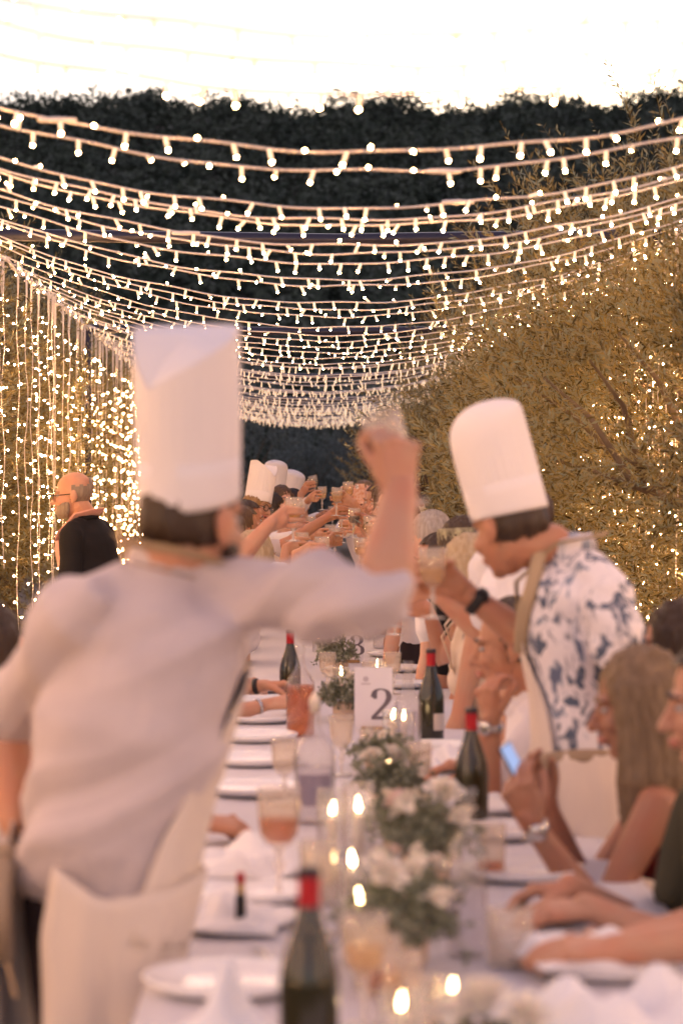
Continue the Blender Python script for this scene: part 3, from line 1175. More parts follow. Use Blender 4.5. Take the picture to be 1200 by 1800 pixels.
def sheet(mb, name, mat, t, org, thick=0.003):
    o = build(mb, name, mat, t, org=org)
    s = o.modifiers.new('thickness', 'SOLIDIFY')
    s.thickness = thick
    s.offset = 0
    return o


def make_apron(I, mat='apron', strap='apron', bib=(0.12, 0.80), half=62, skirt=(-105, 105), length=1.0, tie=None, off=0.026, neck=True, flare=0.05, tophalf=36, pw=1.6, waist=True, sw=0.017, halfl=None, offtop=None, tops=None):
    t, org = I['t'], I['org']
    ap = sheet(patch(I, skirt[0], skirt[1], -length, 0.13, off + 0.006, 44, 22, seed=3, flare=flare, tops=tops), 'apron_skirt', CL[mat], t, org)
    sheet(patch(I, -half, half, 0.10 if tops is None else -0.12, bib[1], off, 26, 18, offtop=offtop, w=lambda j: (-(halfl or half) + ((halfl or half) - min(tophalf, halfl or tophalf)) * j ** pw, half - (half - tophalf) * j ** pw), seed=8), 'apron_bib', CL[mat], t, org)
    if neck:
        sb = MB()
        for s in (-1, 1):
            rx, ry = I['trad'](bib[1])
            a = math.radians(34) * s
            p0 = I['tpt'](bib[1] - 0.02) + I['r'] * (math.sin(a) * (rx + off)) + I['f'] * (math.cos(a) * (ry + off))
            nbk = I['nb']
            pts = [p0, I['tpt'](0.93) + I['r'] * 0.085 * s + I['f'] * 0.122, nbk + I['r'] * 0.086 * s + I['u'] * 0.050 + I['f'] * 0.005,
                   nbk + I['r'] * 0.068 * s - I['f'] * 0.074 + I['u'] * 0.056, nbk - I['f'] * 0.090 + I['u'] * 0.054]
            sb.tube(pts, [(sw, 0.003)] * 5, 6, side=I['r'])
        build(sb, 'neck_strap', CL[strap], t, org=org)
    if not waist:
        return
    wb = MB()
    pts = []
    for q in range(29):
        a = 2 * PI * q / 28
        rx, ry = I['trad'](0.10)
        pts.append(I['tpt'](0.10) + I['r'] * (math.sin(a) * (rx + off + 0.006)) + I['f'] * (math.cos(a) * (ry + off + 0.006)) + I['u'] * (0.008 * math.sin(3 * a)))
    wb.tube(pts, [(0.016, 0.0035)] * 29, 6, side=I['u'], cap=False)
    build(wb, 'waist_tie', CL[tie or strap], t, org=org)


# ================================================================== the setting
def ground_z(x, y):
    return 0.0


mb = MB()
mb.grid(lambda i, j: Vector((-700 + 1400 * i, -60 + 1000 * j, 0.02 * math.sin(i * 90) * math.sin(j * 70) - 0.02)), 60, 60)
struct('ground', mb, M['soil'])

# the wooded ridge behind the garden
_prof = [(-3000, 176), (-300, 172), (0, 182), (60, 174), (130, 190), (200, 183), (260, 188), (330, 202), (390, 192), (440, 194), (520, 210), (565, 196), (650, 180),
         (700, 178), (760, 188), (830, 184), (900, 166), (950, 172), (1010, 184), (1080, 188), (1140, 176), (1200, 166), (1600, 170), (5000, 190)]
RX = np.array([(x - 525) / F * 308 for x, _ in _prof])
RZ = np.array([EYE + (880 - y) / F * 308 for _, y in _prof]) - 1.5


def hill_z(x, y):
    top = np.interp(x, RX, RZ) + 0.7
    q = np.clip((y - 90) / 220, 0, 1)
    return top * (0.15 * q + 0.85 * q ** 1.35) + 0.9 * np.sin(x * 0.09 + y * 0.05) * q - 3 * np.clip((y - 310) / 200, 0, 5)


mb = MB()
mb.grid(lambda i, j: Vector((-380 + 760 * i, 85 + 330 * j, float(hill_z(-380 + 760 * i, 85 + 330 * j)) - 0.6)), 80, 60)
struct('hill', mb, M['hill'], smooth=True)


def leaf_clouds(centers, radii, per, size, seed, squash=0.8):
    """leaf-sized faces spread through many crowns: returns one mesh"""
    r = np.random.default_rng(seed)
    n = len(centers) * per
    d = r.normal(size=(n, 3))
    d /= np.linalg.norm(d, axis=1)[:, None]
    rad = r.uniform(0.25, 1.0, n) ** 0.5
    cid = np.repeat(np.arange(len(centers)), per)
    lump = 1 + 0.16 * np.sin(d[:, 0] * 5 + cid * 1.7) + 0.14 * np.sin(d[:, 1] * 6 + d[:, 2] * 4 + cid)
    pos = centers[cid] + d * (radii[cid] * rad * lump)[:, None] * np.array([1, 1, squash])
    a = r.normal(size=(n, 3)) * 0.7 + d * 0.25
    a /= np.linalg.norm(a, axis=1)[:, None]
    b = np.cross(a, r.normal(size=(n, 3)))
    b /= np.linalg.norm(b, axis=1)[:, None]
    s = size * r.uniform(0.6, 1.4, n)[:, None]
    v = np.empty((n, 3, 3))
    v[:, 0] = pos - a * s
    v[:, 1] = pos + b * s * 0.75
    v[:, 2] = pos + a * s
    me = poly_mesh('leaves', v.reshape(-1, 3), 3)
    tone = me.attributes.new('tone', 'FLOAT', 'FACE')
    tone.data.foreach_set('value', (r.uniform(-0.25, 0.85, len(centers)) ** 1.0)[cid].astype(np.float32))
    return me


def quad_mesh(name, v):
    return poly_mesh(name, v, 4)


def poly_mesh(name, v, K):
    n = len(v) // K
    me = bpy.data.meshes.new(name)
    me.vertices.add(len(v))
    me.vertices.foreach_set('co', np.ascontiguousarray(v).ravel())
    me.loops.add(n * K)
    me.loops.foreach_set('vertex_index', np.arange(n * K, dtype=np.int32))
    me.polygons.add(n)
    me.polygons.foreach_set('loop_start', np.arange(0, n * K, K, dtype=np.int32))
    me.update(calc_edges=True)
    me.validate()
    return me


r_ = np.random.default_rng(5)
nf = 2600
fy = 110 + 206 * r_.uniform(0, 1, nf) ** 0.75
fx = (r_.uniform(-1, 1, nf)) * (fy * 0.20 + 12) - 0 + fy * 0.017
fr = r_.uniform(1.2, 3.6, nf) * (0.62 + 0.38 * fy / 310)
fz = hill_z(fx, fy) - 0.4 + fr * r_.uniform(-0.1, 0.5, nf)
# a denser line of crowns along the ridge
nr = 150
ry_ = r_.uniform(302, 314, nr)
rx_ = r_.uniform(-75, 90, nr)
rr_ = 0.9 + 2.6 * r_.uniform(0, 1, nr) ** 1.6
rz_ = hill_z(rx_, ry_) - 1.1 + rr_ * r_.uniform(-0.5, 0.75, nr)
cen = np.concatenate([np.stack([fx, fy, fz], 1), np.stack([rx_, ry_, rz_], 1)])
fo = link('forest', leaf_clouds(cen, np.concatenate([fr, rr_]), 170, 0.46, 3), M['forest'], None, False)
fo['kind'] = 'stuff'


# ------------------------------------------------------------------ olive trees
def olive(seed, R=1.75, Hc=2.2, sq=0.88, sprigs=1500, per=20, leaf=0.062):
    """trunk with limbs, and leafy sprigs: returns (wood mesh, crown mesh), base at the origin"""
    r = np.random.default_rng(seed)
    rp = random.Random(seed)
    w = MB()
    top = Vector((rp.uniform(-.1, .1), rp.uniform(-.1, .1), 1.15))
    w.tube([Vector((0, 0, -0.1)), Vector((rp.uniform(-.06, .06), rp.uniform(-.06, .06), 0.5)), top], [0.17, 0.12, 0.10], 10)
    for i in range(7):
        a = 2 * PI * i / 7 + rp.uniform(-.3, .3)
        q = rp.uniform(0.5, 0.85)
        e = Vector((math.cos(a) * R * q, math.sin(a) * R * q, Hc + rp.uniform(-0.4, 0.8)))
        m = top.lerp(e, 0.45) + Vector((rp.uniform(-.15, .15), rp.uniform(-.15, .15), 0.18))
        w.tube([top, m, e], [0.050, 0.030, 0.010], 7)
        for j in range(4):
            e2 = e.lerp(m, rp.uniform(0, 0.7)) + Vector((rp.gauss(0, .35), rp.gauss(0, .35), rp.uniform(.1, .7))) * R * 0.6
            w.tube([m.lerp(e, rp.uniform(.2, .8)), m.lerp(e2, 0.7), e2], [0.022, 0.014, 0.006], 5)
    # sprigs, and long upright shoots round the top of the crown
    n = sprigs + 380
    # leaf masses gather round some seventy boughs, with darker gaps between them
    bo = r.normal(size=(78, 3))
    bo /= np.linalg.norm(bo, axis=1)[:, None]
    bid = r.integers(0, 78, n)
    br = r.uniform(0.62, 1.12, 78)[bid]
    d = bo[bid] + r.normal(size=(n, 3)) * 0.155
    d /= np.linalg.norm(d, axis=1)[:, None]
    lump = 1 + 0.12 * np.sin(4.1 * d[:, 0] + seed) + 0.10 * np.sin(5.3 * d[:, 1] + 2 * seed)
    rad = (R * lump * br * r.uniform(0.45, 1.0, n) ** 0.5)
    c = d * rad[:, None] * np.array([1, 1, sq]) + np.array([0, 0, Hc])
    ax = d * 0.8 + r.normal(size=(n, 3)) * 0.45 + np.array([0, 0, 0.55])
    ax /= np.linalg.norm(ax, axis=1)[:, None]
    L = r.uniform(0.22, 0.45, n)
    sh = np.arange(n) >= sprigs
    up_ = sh & (d[:, 2] < 0.1)
    c[up_, 2] = Hc + np.abs(c[up_, 2] - Hc)
    c[sh] = (c[sh] - [0, 0, Hc]) * 1.02 + [0, 0, Hc]
    ax[sh] = ax[sh] * [0.7, 0.7, 0] + np.stack([np.zeros(380), np.zeros(380), r.uniform(0.7, 1.3, 380)], 1)
    ax[sh] /= np.linalg.norm(ax[sh], axis=1)[:, None]
    L[sh] = r.uniform(0.30, 0.62, 380)
    v = []
    t = (np.arange(per) + 0.5) / per
    up = np.cross(ax, r.normal(size=(n, 3)))
    up /= np.linalg.norm(up, axis=1)[:, None]
    s2 = np.cross(ax, up)
    pos = c[:, None, :] + ax[:, None, :] * (L[:, None] * t[None, :])[:, :, None]
    ang = r.uniform(0, 2 * PI, (n, per))
    out = up[:, None, :] * np.cos(ang)[:, :, None] + s2[:, None, :] * np.sin(ang)[:, :, None]
    ld = ax[:, None, :] * 0.75 + out * 0.8 + r.normal(size=(n, per, 3)) * 0.12
    ld /= np.linalg.norm(ld, axis=2)[:, :, None]
    sd = np.cross(ld, r.normal(size=(n, per, 3)))
    sd /= np.linalg.norm(sd, axis=2)[:, :, None]
    ll = leaf * r.uniform(0.7, 1.25, (n, per))[:, :, None] * (1.0 - 0.35 * t[None, :, None])
    wd = ll * 0.105
    q = np.stack([pos, pos + ld * ll * 0.5 + sd * wd, pos + ld * ll, pos + ld * ll * 0.5 - sd * wd], 2).reshape(-1, 3)
    # thin twig of each sprig
    e = c + ax * L[:, None]
    tw = up * 0.0022
    q2 = np.stack([c - tw, c + tw, e + tw * 0.3, e - tw * 0.3], 1).reshape(-1, 3)
    return w.mesh('trunk'), quad_mesh('crown', np.concatenate([q, q2]))


WOOD, CROWN = [], []
for s_ in (1, 2, 3):
    a_, b_ = olive(s_, sprigs=3900, per=26)
    WOOD.append(a_)
    CROWN.append(b_)
WOODF, CROWNF = olive(9, R=2.2, Hc=3.0, sprigs=900, per=18, leaf=0.13)


def tree(x, y, var, rot, sc, label, group, far=False, mat=None, name='olive_tree'):
    t = thing(name, label, 'tree', (x, y, 0), group)
    t.rotation_euler.z = rot
    t.scale = (sc, sc, sc)
    link('trunk', WOODF if far else WOOD[var], M['bark'], t)
    link('crown', CROWNF if far else CROWN[var], mat or M['leaf'], t, False)
    return t


GR, GL = 'olive trees on the right of the tunnel', 'olive trees behind the left light curtain'
ri = random.Random(4)
right_trees = [
    (2.55, 11.7, 0, 0.93, 'tallest olive tree at the right edge, its long sprays over the strings'),
    (2.62, 14.2, 1, 0.93, 'olive tree behind the chef in the leaf-print shirt, small lights in its leaves'),
    (2.55, 17.0, 2, 0.93, 'olive tree behind the raised fist, right of the tunnel'),
    (2.55, 20.0, 0, 0.97, 'olive tree next behind the one by the raised fist'),
    (2.55, 23.2, 1, 0.95, 'far olive tree whose leaves meet the dense far strings'),
    (2.45, 26.6, 2, 0.93, 'olive tree near the far end of the tunnel, on the right'),
    (2.35, 30.5, 0, 0.95, 'last lit olive tree on the right, its sprigs left of the raised fist')]
for (x, y, v, s, lb) in right_trees:
    tree(x, y, v, ri.uniform(0, 6.2), s, lb, GR)
left_trees = [(-3.45, 13.2, 1, 1.0), (-3.4, 16.4, 2, 0.95), (-3.4, 19.6, 0, 0.98), (-3.4, 22.6, 1, 0.96), (-3.6, 25.6, 2, 1.0), (-3.5, 28.8, 0, 1.0), (-3.1, 32.2, 1, 0.95)]
for i, (x, y, v, s) in enumerate(left_trees):
    tree(x, y, v, ri.uniform(0, 6.2), s, ['olive tree at the left edge behind the hanging lights', 'olive tree behind the bald man, seen through the lights',
         'olive tree between the bald man and the big chef hat'][i] if i < 3 else f'{["fourth", "fifth", "sixth", "last"][i - 3]} olive tree along the left light curtain, counting from the camera', GL)
for i, (x, y, s) in enumerate([(-1.7, 47, 0.82), (2.2, 50, 0.80), (-3.4, 58, 1.1), (5.0, 62, 1.0), (0.6, 66, 0.7), (-7.5, 55, 1.0), (8.0, 56, 1.0)]):
    tree(x, y, 0, ri.uniform(0, 6), s, ['unlit grey green tree left of the dark gap at the tunnel end', 'unlit grey green tree right of the dark gap at the tunnel end'][i]
         if i < 2 else ['large unlit tree hidden behind the big chef hat', 'large unlit tree behind the right olive trees at the tunnel end', 'small unlit tree in the middle of the dark gap', 'unlit tree farthest left beyond the tunnel end', 'unlit tree farthest right beyond the tunnel end'][i - 2], 'unlit trees beyond the tunnel', True, M['farleaf'], 'dark_tree')
mb = MB()
for i in range(260):
    x_, y_ = ri.uniform(-16, 18), ri.uniform(70, 84)
    mb.add([], [])
cen = np.stack([r_.uniform(-18, 20, 240), r_.uniform(68, 84, 240), r_.uniform(0.3, 4.2, 240)], 1)
fo2 = link('thicket', leaf_clouds(cen, r_.uniform(0.9, 1.8, 240), 90, 0.22, 8), M['forest'], None, False)
fo2['kind'] = 'stuff'


# ------------------------------------------------------------------ frame of the tunnel
XL, XR, ZR = -1.80, 2.20, EYE + 1.476
FRAME_Y = [6.3, 13.4, 20.7, 28.2, 34.5]
names_y = ['', 'nearer dark crossbar hung under the strings, between the trees', 'second dark crossbar, above the big chef hat', 'third crossbar near the far strings', '']
for i, y in enumerate(FRAME_Y):
    if i > 0:
        m = MB()
        m.tube([V(XL, y, ZR), V((XL + XR) / 2, y, ZR - 0.03), V(XR, y, ZR)], 0.034, 12)
        o = build(m, 'crossbar', M['steel'])
        tag(o, names_y[i] or 'last crossbar at the end of the tunnel', 'pole', 'steel crossbars of the light tunnel')
    for sx, nm in ((XL, 'left'), (XR, 'right')):
        m = MB()
        m.tube([V(sx, y, -0.1), V(sx, y, ZR - 0.03)], 0.028, 10)
        o = build(m, 'post', M['steel'])
        lab = {('left', 2): 'dark steel post behind the bald man, in the hanging lights'}.get((nm, i), f'{["first", "second", "third", "fourth", "fifth"][i]} dark steel post from the camera on the {nm} side')
        tag(o, lab, 'post', f'steel posts on the {nm}')

# ------------------------------------------------------------------ light strings overhead
def bulb_mesh():
    b = MB()
    b.lathe([(0.0, 0.001), (0.0055, 0.0), (0.0063, -0.006), (0.0063, -0.030), (0.0050, -0.036)], 8, mat=0)
    b.lathe([(0.0045, -0.0355), (0.0053, -0.038), (0.0053, -0.042), (0.0036, -0.0445), (0.0, -0.0455)], 8, mat=1)
    return b


BULB = bulb_mesh().mesh('bulb')


def sag_z(x, low):
    return EYE + low + 0.114 * (x - 0.2) ** 2


def string(yl, yr, low, detailed, label, group, seed):
    r = random.Random(seed)
    N = 80
    pts = []
    ph = [r.uniform(0, 6) for _ in range(4)]
    for i in range(N + 1):
        s = i / N
        x = XL + (XR - XL) * s
        y = yl + (yr - yl) * s + 0.010 * math.sin(9 * s + ph[0])
        z = sag_z(x, low) + 0.004 * math.sin(31 * s + ph[1]) + 0.003 * math.sin(57 * s + ph[2])
        pts.append(Vector((x, y, z)))
    m = MB()
    near = detailed
    m.tube(pts, 0.0042 if near else 0.0042, 5 if near else 4, cap=False)
    if near and r.random() < 0.35:
        q = pts[int(N * r.uniform(.25, .7))]
        m.tube([q - Vector((.05, 0, 0)), q, q + Vector((.05, 0, 0))], [0.007, 0.0095, 0.007], 8)
    o = build(m, 'light_string', [M['wire']])
    tag(o, label, 'string lights', group)
    L, nb_, off_ = XR - XL, r.choice((39, 41, 42, 44)), r.uniform(0.1, 0.9)
    far = MB()
    for k in range(nb_):
        s = min(0.998, max(0.002, (k + off_ + r.uniform(-.3, .3)) / nb_))
        p = pts[int(s * N)].lerp(pts[min(N, int(s * N) + 1)], s * N - int(s * N))
        u_ = r.random()
        a = r.gauss(0, 0.24) if u_ < 0.93 else r.gauss(PI, 0.5)
        tip = r.gauss(0, 0.35) if u_ < 0.62 else r.choice((-1, 1)) * r.uniform(1.0, 2.0) if u_ < 0.93 else r.gauss(0, 0.5)
        R = Matrix.Rotation(tip, 3, 'X') @ Matrix.Rotation(a, 3, 'Y')
        if detailed:
            b = bpy.data.objects.new('bulb', BULB)
            b.location = p
            b.rotation_euler = R.to_euler()
            COL.objects.link(b)
            b.parent = o
        else:
            q = p + R @ Vector((0, 0, -0.043))
            far.tube([p, p + R @ Vector((0, 0, -0.034))], 0.0058, 5, 0, rings=1)
            far.ell(q, (0.0072, 0.0072, 0.0085), None, 6, 4, 1)
    if not detailed:
        f = build(far, 'bulbs', [M['sleeve'], M['bulb']], o)
        f['kind'] = 'stuff'


for m_ in (M['sleeve'], M['bulb']):
    BULB.materials.append(m_)

ymid = [57, 112, 166, 272, 303, 370, 383, 400, 432, 446, 462, 492, 503, 533, 543, 556, 575, 588, 600, 610, 620, 630, 640]
ORDN = ['first', 'second', 'third', 'fourth', 'fifth', 'sixth', 'seventh', 'eighth', 'ninth', 'tenth', 'eleventh', 'twelfth', 'thirteenth', 'fourteenth', 'fifteenth', 'sixteenth', 'seventeenth', 'eighteenth', 'nineteenth', 'twentieth']
GS = 'strings of warm bulbs slung across the tunnel'
rs = random.Random(21)
yl_last = 0
for i, ym in enumerate(ymid):
    low = 1.02 + rs.uniform(-.012, .012)
    d = F * low / (880 - ym)
    if i < 3:
        lab = ['topmost pale light string, lost in the white sky', 'second pale light string down from the top of the sky',
               'light string with bulbs just over the tree line of the ridge'][i]
    else:
        lab = f'{ORDN[i - 3]} string of warm bulbs counting down from the wooded ridge' if i > 3 else 'first string of warm bulbs below the wooded ridge, bulbs largest'
    string(d + rs.uniform(-.10, .10), d + rs.uniform(-.10, .10), low, True, lab, GS, 100 + i)
    yl_last = d
y = yl_last + 0.55
i = 0
while y < 33.2:
    string(y + rs.uniform(-.15, .15), y + rs.uniform(-.15, .15), 1.02 + rs.uniform(-.02, .02), False,
           'one of the crowded far strings of warm bulbs above the toasting guests', 'far strings of warm bulbs at the tunnel end', 300 + i)
    y += rs.uniform(0.34, 0.56) if y < 26 else rs.uniform(0.26, 0.40)
    i += 1


# ------------------------------------------------------------------ curtains of hanging lights
def drop_mesh(seed, length, step=0.115):
    r = random.Random(seed)
    m = MB()
    pts, z = [], 0.0
    n = int(length / 0.12)
    for i in range(n + 1):
        pts.append(Vector((0.008 * math.sin(i * 1.1 + seed) + r.uniform(-.004, .004), 0.008 * math.cos(i * 0.9 + seed), -length * i / n)))
    m.tube(pts, 0.0028, 4, 0, cap=False)
    m.tube([Vector((0, 0, 0.01)), Vector((0.004, 0, -0.09)), Vector((0, 0, -0.20 - 0.08 * r.random()))], [0.009, 0.007, 0.003], 6, 0, rings=1)
    z = -0.16 - r.uniform(0, step)
    while z > -length:
        a = r.uniform(0, 6.28)
        p = Vector((0, 0, z)) + pts[min(n, int(-z / length * n))] * Vector((1, 1, 0)).length * 0
        q = p + Vector((math.cos(a) * 0.026, math.sin(a) * 0.026, r.uniform(-.014, .012)))
        m.tube([p, q], 0.0030, 4, 0, rings=1)
        e = q + (q - p).normalized() * 0.006
        m.ell(e, (0.0054, 0.0054, 0.0054), None, 6, 4, 1)
        z -= step * r.uniform(0.75, 1.3)
    return m.mesh('drop')


DROPS = []
for q in range(8):
    me = drop_mesh(50 + q, [2.25, 2.3, 2.1, 2.35, 1.9, 2.28, 2.2, 1.6][q])
    me.materials.append(M['wire'])
    me.materials.append(M['bulb_small'])
    DROPS.append(me)


def curtain(x, y0, y1, step, label, group, seed, zoff=0.0):
    r = random.Random(seed)
    t = thing('light_curtain', label, 'light curtain', (x, y0, ZR), group)
    rail = MB()
    n = int((y1 - y0) / 0.1)
    rail.tube([V(0, (y1 - y0) * i / n, 0.012 * math.sin(i * 0.7 + seed)) for i in range(n + 1)], 0.011, 6, 0)
    for i in range(int((y1 - y0) / 0.05)):
        p = V(r.gauss(0, 0.02), 0.05 * i + r.uniform(-.02, .02), r.gauss(0.0, 0.025))
        q = p + V(r.gauss(0, 1), r.gauss(0, 1), r.gauss(0, 1)).normalized() * 0.03
        rail.tube([p, q], 0.003, 4, 0, rings=1)
        rail.ell(q, 0.0068, None, 6, 4, 1)
    link('rail_garland', rail.mesh('rail'), [M['wire'], M['bulb_small']], t)
    y = 0.0
    while y < y1 - y0:
        o = bpy.data.objects.new('hanging_drop', DROPS[r.randrange(8)])
        o.location = (r.gauss(0, 0.02), y, 0)
        o.rotation_euler.z = r.uniform(0, 6.28)
        COL.objects.link(o)
        o.parent = t
        y += step * r.uniform(0.5, 1.5)


labs = ['hanging light curtain at the left edge, nearest the camera', 'hanging light curtain in front of the bald man, left of the dark post',
        'hanging light curtain between the dark post and the big chef hat']
ys = [13.4, 17.0, 20.7, 24.4, 28.2, 31.4, 34.5]
for i in range(6):
    curtain(XL, ys[i], ys[i + 1], 0.36, labs[i] if i < 3 else f'{["fourth", "fifth", "farthest"][i - 3]} hanging light curtain on the left, behind the big chef hat', 'hanging light curtains on the left', 60 + i)
for i, (a, b) in enumerate([(-0.6, 3.0), (3.0, 6.3), (6.3, 9.8), (9.8, 13.4)]):  # curtain carried on out of view, adding warm light on the near figures
    curtain(XL, a, b, 0.25, f'{["nearest", "second", "third", "fourth"][i]} unseen light curtain carried on past the left edge for warm side light', 'unseen light curtains carried on past the left edge', 160 + i)
curtain(XR, -0.6, 3.0, 0.3, 'nearest unseen light curtain added past the right edge for warm light', 'unseen light curtains added past the right edge', 190)  # right-hand panels out of view, put in to warm the foreground
curtain(XR, 3.0, 6.6, 0.3, 'second unseen light curtain added past the right edge for warm light', 'unseen light curtains added past the right edge', 191)
for i, (a, b) in enumerate(zip([11.2, 15.0, 18.8, 23.4, 28.2], [15.0, 18.8, 23.4, 28.2, 34.0])):
    curtain(XR - 0.10, a, b, 0.24 if i < 2 else 0.4, ['light curtain in the olive leaves at the right edge', 'light curtain in the leaves right of the leaf-print chef hat'][i]
            if i < 2 else f'{["third", "fourth", "farthest"][i - 2]} light curtain on the right, buried in olive leaves', 'hanging light curtains on the right', 80 + i)


# ================================================================== the long table
TX, TZ = 0.24, 0.75
T_Y0, T_Y1 = 2.7, 26.5
TW = 0.50                        # half width
n_tab = 10
tl = (T_Y1 - T_Y0) / n_tab
for i in range(n_tab):
    yc = T_Y0 + tl * (i + 0.5)
    t = thing('dining_table', ['nearest length of the long banquet table, under the wine bottle in front', 'second length of the banquet table, under the candles and roses',
              'third length of the banquet table, behind the number two card'][i] if i < 3 else f'{["fourth", "fifth", "sixth", "seventh", "eighth", "ninth", "last"][i - 3]} length of the banquet table, counting from the camera', 'table', (TX, yc, 0), 'tables joined end to end')
    m = MB()
    m.box((0, 0, TZ - 0.03), (TW - 0.02, tl / 2 - 0.003, 0.016))
    link('table_top', m.mesh('table_top'), M['wood'], t, False)
    for sx in (-1, 1):
        for sy in (-1, 1):
            m = MB()
            m.box((sx * (TW - 0.08), sy * (tl / 2 - 0.1), (TZ - 0.046) / 2), (0.03, 0.03, (TZ - 0.046) / 2))
            link('leg', m.mesh('leg'), M['wood'], t, False)

m = MB()
HN = 400


def cloth_pt(i, j):
    y = T_Y0 - 0.01 + (T_Y1 - T_Y0 + 0.02) * j
    q = -1 + 2 * i
    a = abs(q)
    fl = 0.62
    if a < fl:
        x = q / fl * (TW + 0.004)
        return Vector((TX + x, y, TZ + 0.0012 * math.sin(y * 5 + x * 9) + 0.0011 * math.sin(y * 13 - x * 4)))
    s = (a - fl) / (1 - fl)
    sg = 1 if q > 0 else -1
    drop = 0.42 * s
    wv = (0.012 + 0.02 * s) * s * math.sin(y * 17 + 2 * math.sin(y * 5)) + 0.012 * s
    return Vector((TX + sg * (TW + 0.006 + wv), y, TZ - drop - 0.004))


m.grid(cloth_pt, 26, HN)
tc_ = build(m, 'tablecloth', M['linen'])
sd = tc_.modifiers.new('thickness', 'SOLIDIFY')
sd.thickness = 0.002
sd.offset = -1
tag(tc_, 'long white linen tablecloth running down the banquet table', 'tablecloth')


def at(x, d):
    """a spot on the table top seen at photograph column x, d metres off"""
    return Vector(((x - 525) / F * d, d, TZ + 0.003))


# ---- templates ------------------------------------------------------
def plate_template():
    m = MB()
    m.lathe([(0.0, 0.007), (0.086, 0.008), (0.098, 0.013), (0.116, 0.021), (0.127, 0.0245), (0.1305, 0.0235), (0.131, 0.018), (0.124, 0.011), (0.105, 0.002), (0.09, 0.0), (0.0, 0.001)], 40)
    return m.mesh('plate')


PLATE = plate_template()


def plate(x, d, label, group, sc=1.0, raised=0.0):
    o = link('dinner_plate', PLATE, M['china']) if not PLATE.users else bpy.data.objects.new('dinner_plate', PLATE)
    if o.name not in COL.objects:
        COL.objects.link(o)
    p = at(x, d)
    o.location = p + Vector((0, 0, raised))
    o.scale = (sc, sc, sc)
    tag(o, label, 'plate', group)
    return o


def bottle(label, p, kind='burgundy', label_side=None, group='wine bottles on the table', sc=1.0):
    t = thing('wine_bottle', label, 'bottle', p, group)
    m = MB()
    prof = [(0.0, 0.004), (0.036, 0.0), (0.0425, 0.006), (0.0428, 0.06), (0.0428, 0.13), (0.041, 0.152), (0.035, 0.178), (0.0255, 0.205), (0.0185, 0.228), (0.0155, 0.245)]
    m.lathe(prof, 28)
    link('body', m.mesh('body'), M['bottle'], t)
    m = MB()
    m.lathe([(0.0157, 0.236), (0.0157, 0.285)], 24)
    link('foil_capsule', m.mesh('foil_capsule'), M['capsule_red'], t)
    m = MB()
    m.lathe([(0.0157, 0.285), (0.0166, 0.286), (0.0166, 0.296), (0.0145, 0.299), (0.0, 0.2995)], 24)
    link('foil_top', m.mesh('foil_top'), M['capsule_dark'], t)
    if label_side is not None:
        m = MB()
        V_, n = [], 10
        for j in (0, 1):
            for i in range(n + 1):
                a = math.radians(label_side) + (i / n - 0.5) * 1.35
                V_.append((0.0434 * math.cos(a), 0.0434 * math.sin(a), 0.035 + 0.055 * j))
        m.add(V_, [(i, i + 1, n + 2 + i, n + 1 + i) for i in range(n)])
        link('paper_label', m.mesh('paper_label'), M['label'], t)
    t.scale = (sc, sc, sc)
    t.rotation_euler.z = 0.3
    return t


def clear_bottle(label, p, liquid=None, h=0.32, r=0.042, fill=0.55, stopper=False, group='clear glass bottles on the table', fluted=False):
    t = thing('glass_bottle', label, 'bottle', p, group)
    m = MB()
    k = h / 0.32
    m.lathe([(0.0, 0.003), (r * .9, 0.0), (r, 0.006), (r, 0.17 * k), (r * 0.96, 0.19 * k), (r * 0.72, 0.212 * k), (r * 0.44, 0.232 * k), (0.0145, 0.252 * k), (0.0135, 0.29 * k), (0.0165, 0.305 * k), (0.0165, 0.318 * k), (0.0125, 0.32 * k)], 28,
            flute=(lambda a, z: 0.0011 * math.sin(12 * a)) if fluted else None)
    link('body', m.mesh('body'), M['bottleglass'], t)
    if liquid:
        m = MB()
        m.lathe([(0.0, 0.006), (r * 0.93, 0.006), (r * 0.955, 0.012), (r * 0.955, h * fill), (0.0, h * fill + 0.001)], 24)
        link('liquid', m.mesh('liquid'), M[liquid], t)
    if stopper:
        m = MB()
        m.lathe([(0.0, 0.285 * k), (0.012, 0.286 * k), (0.0135, 0.322 * k), (0.0, 0.345 * k)], 16)
        link('stopper', m.mesh('stopper'), M['wax'], t)
    return t


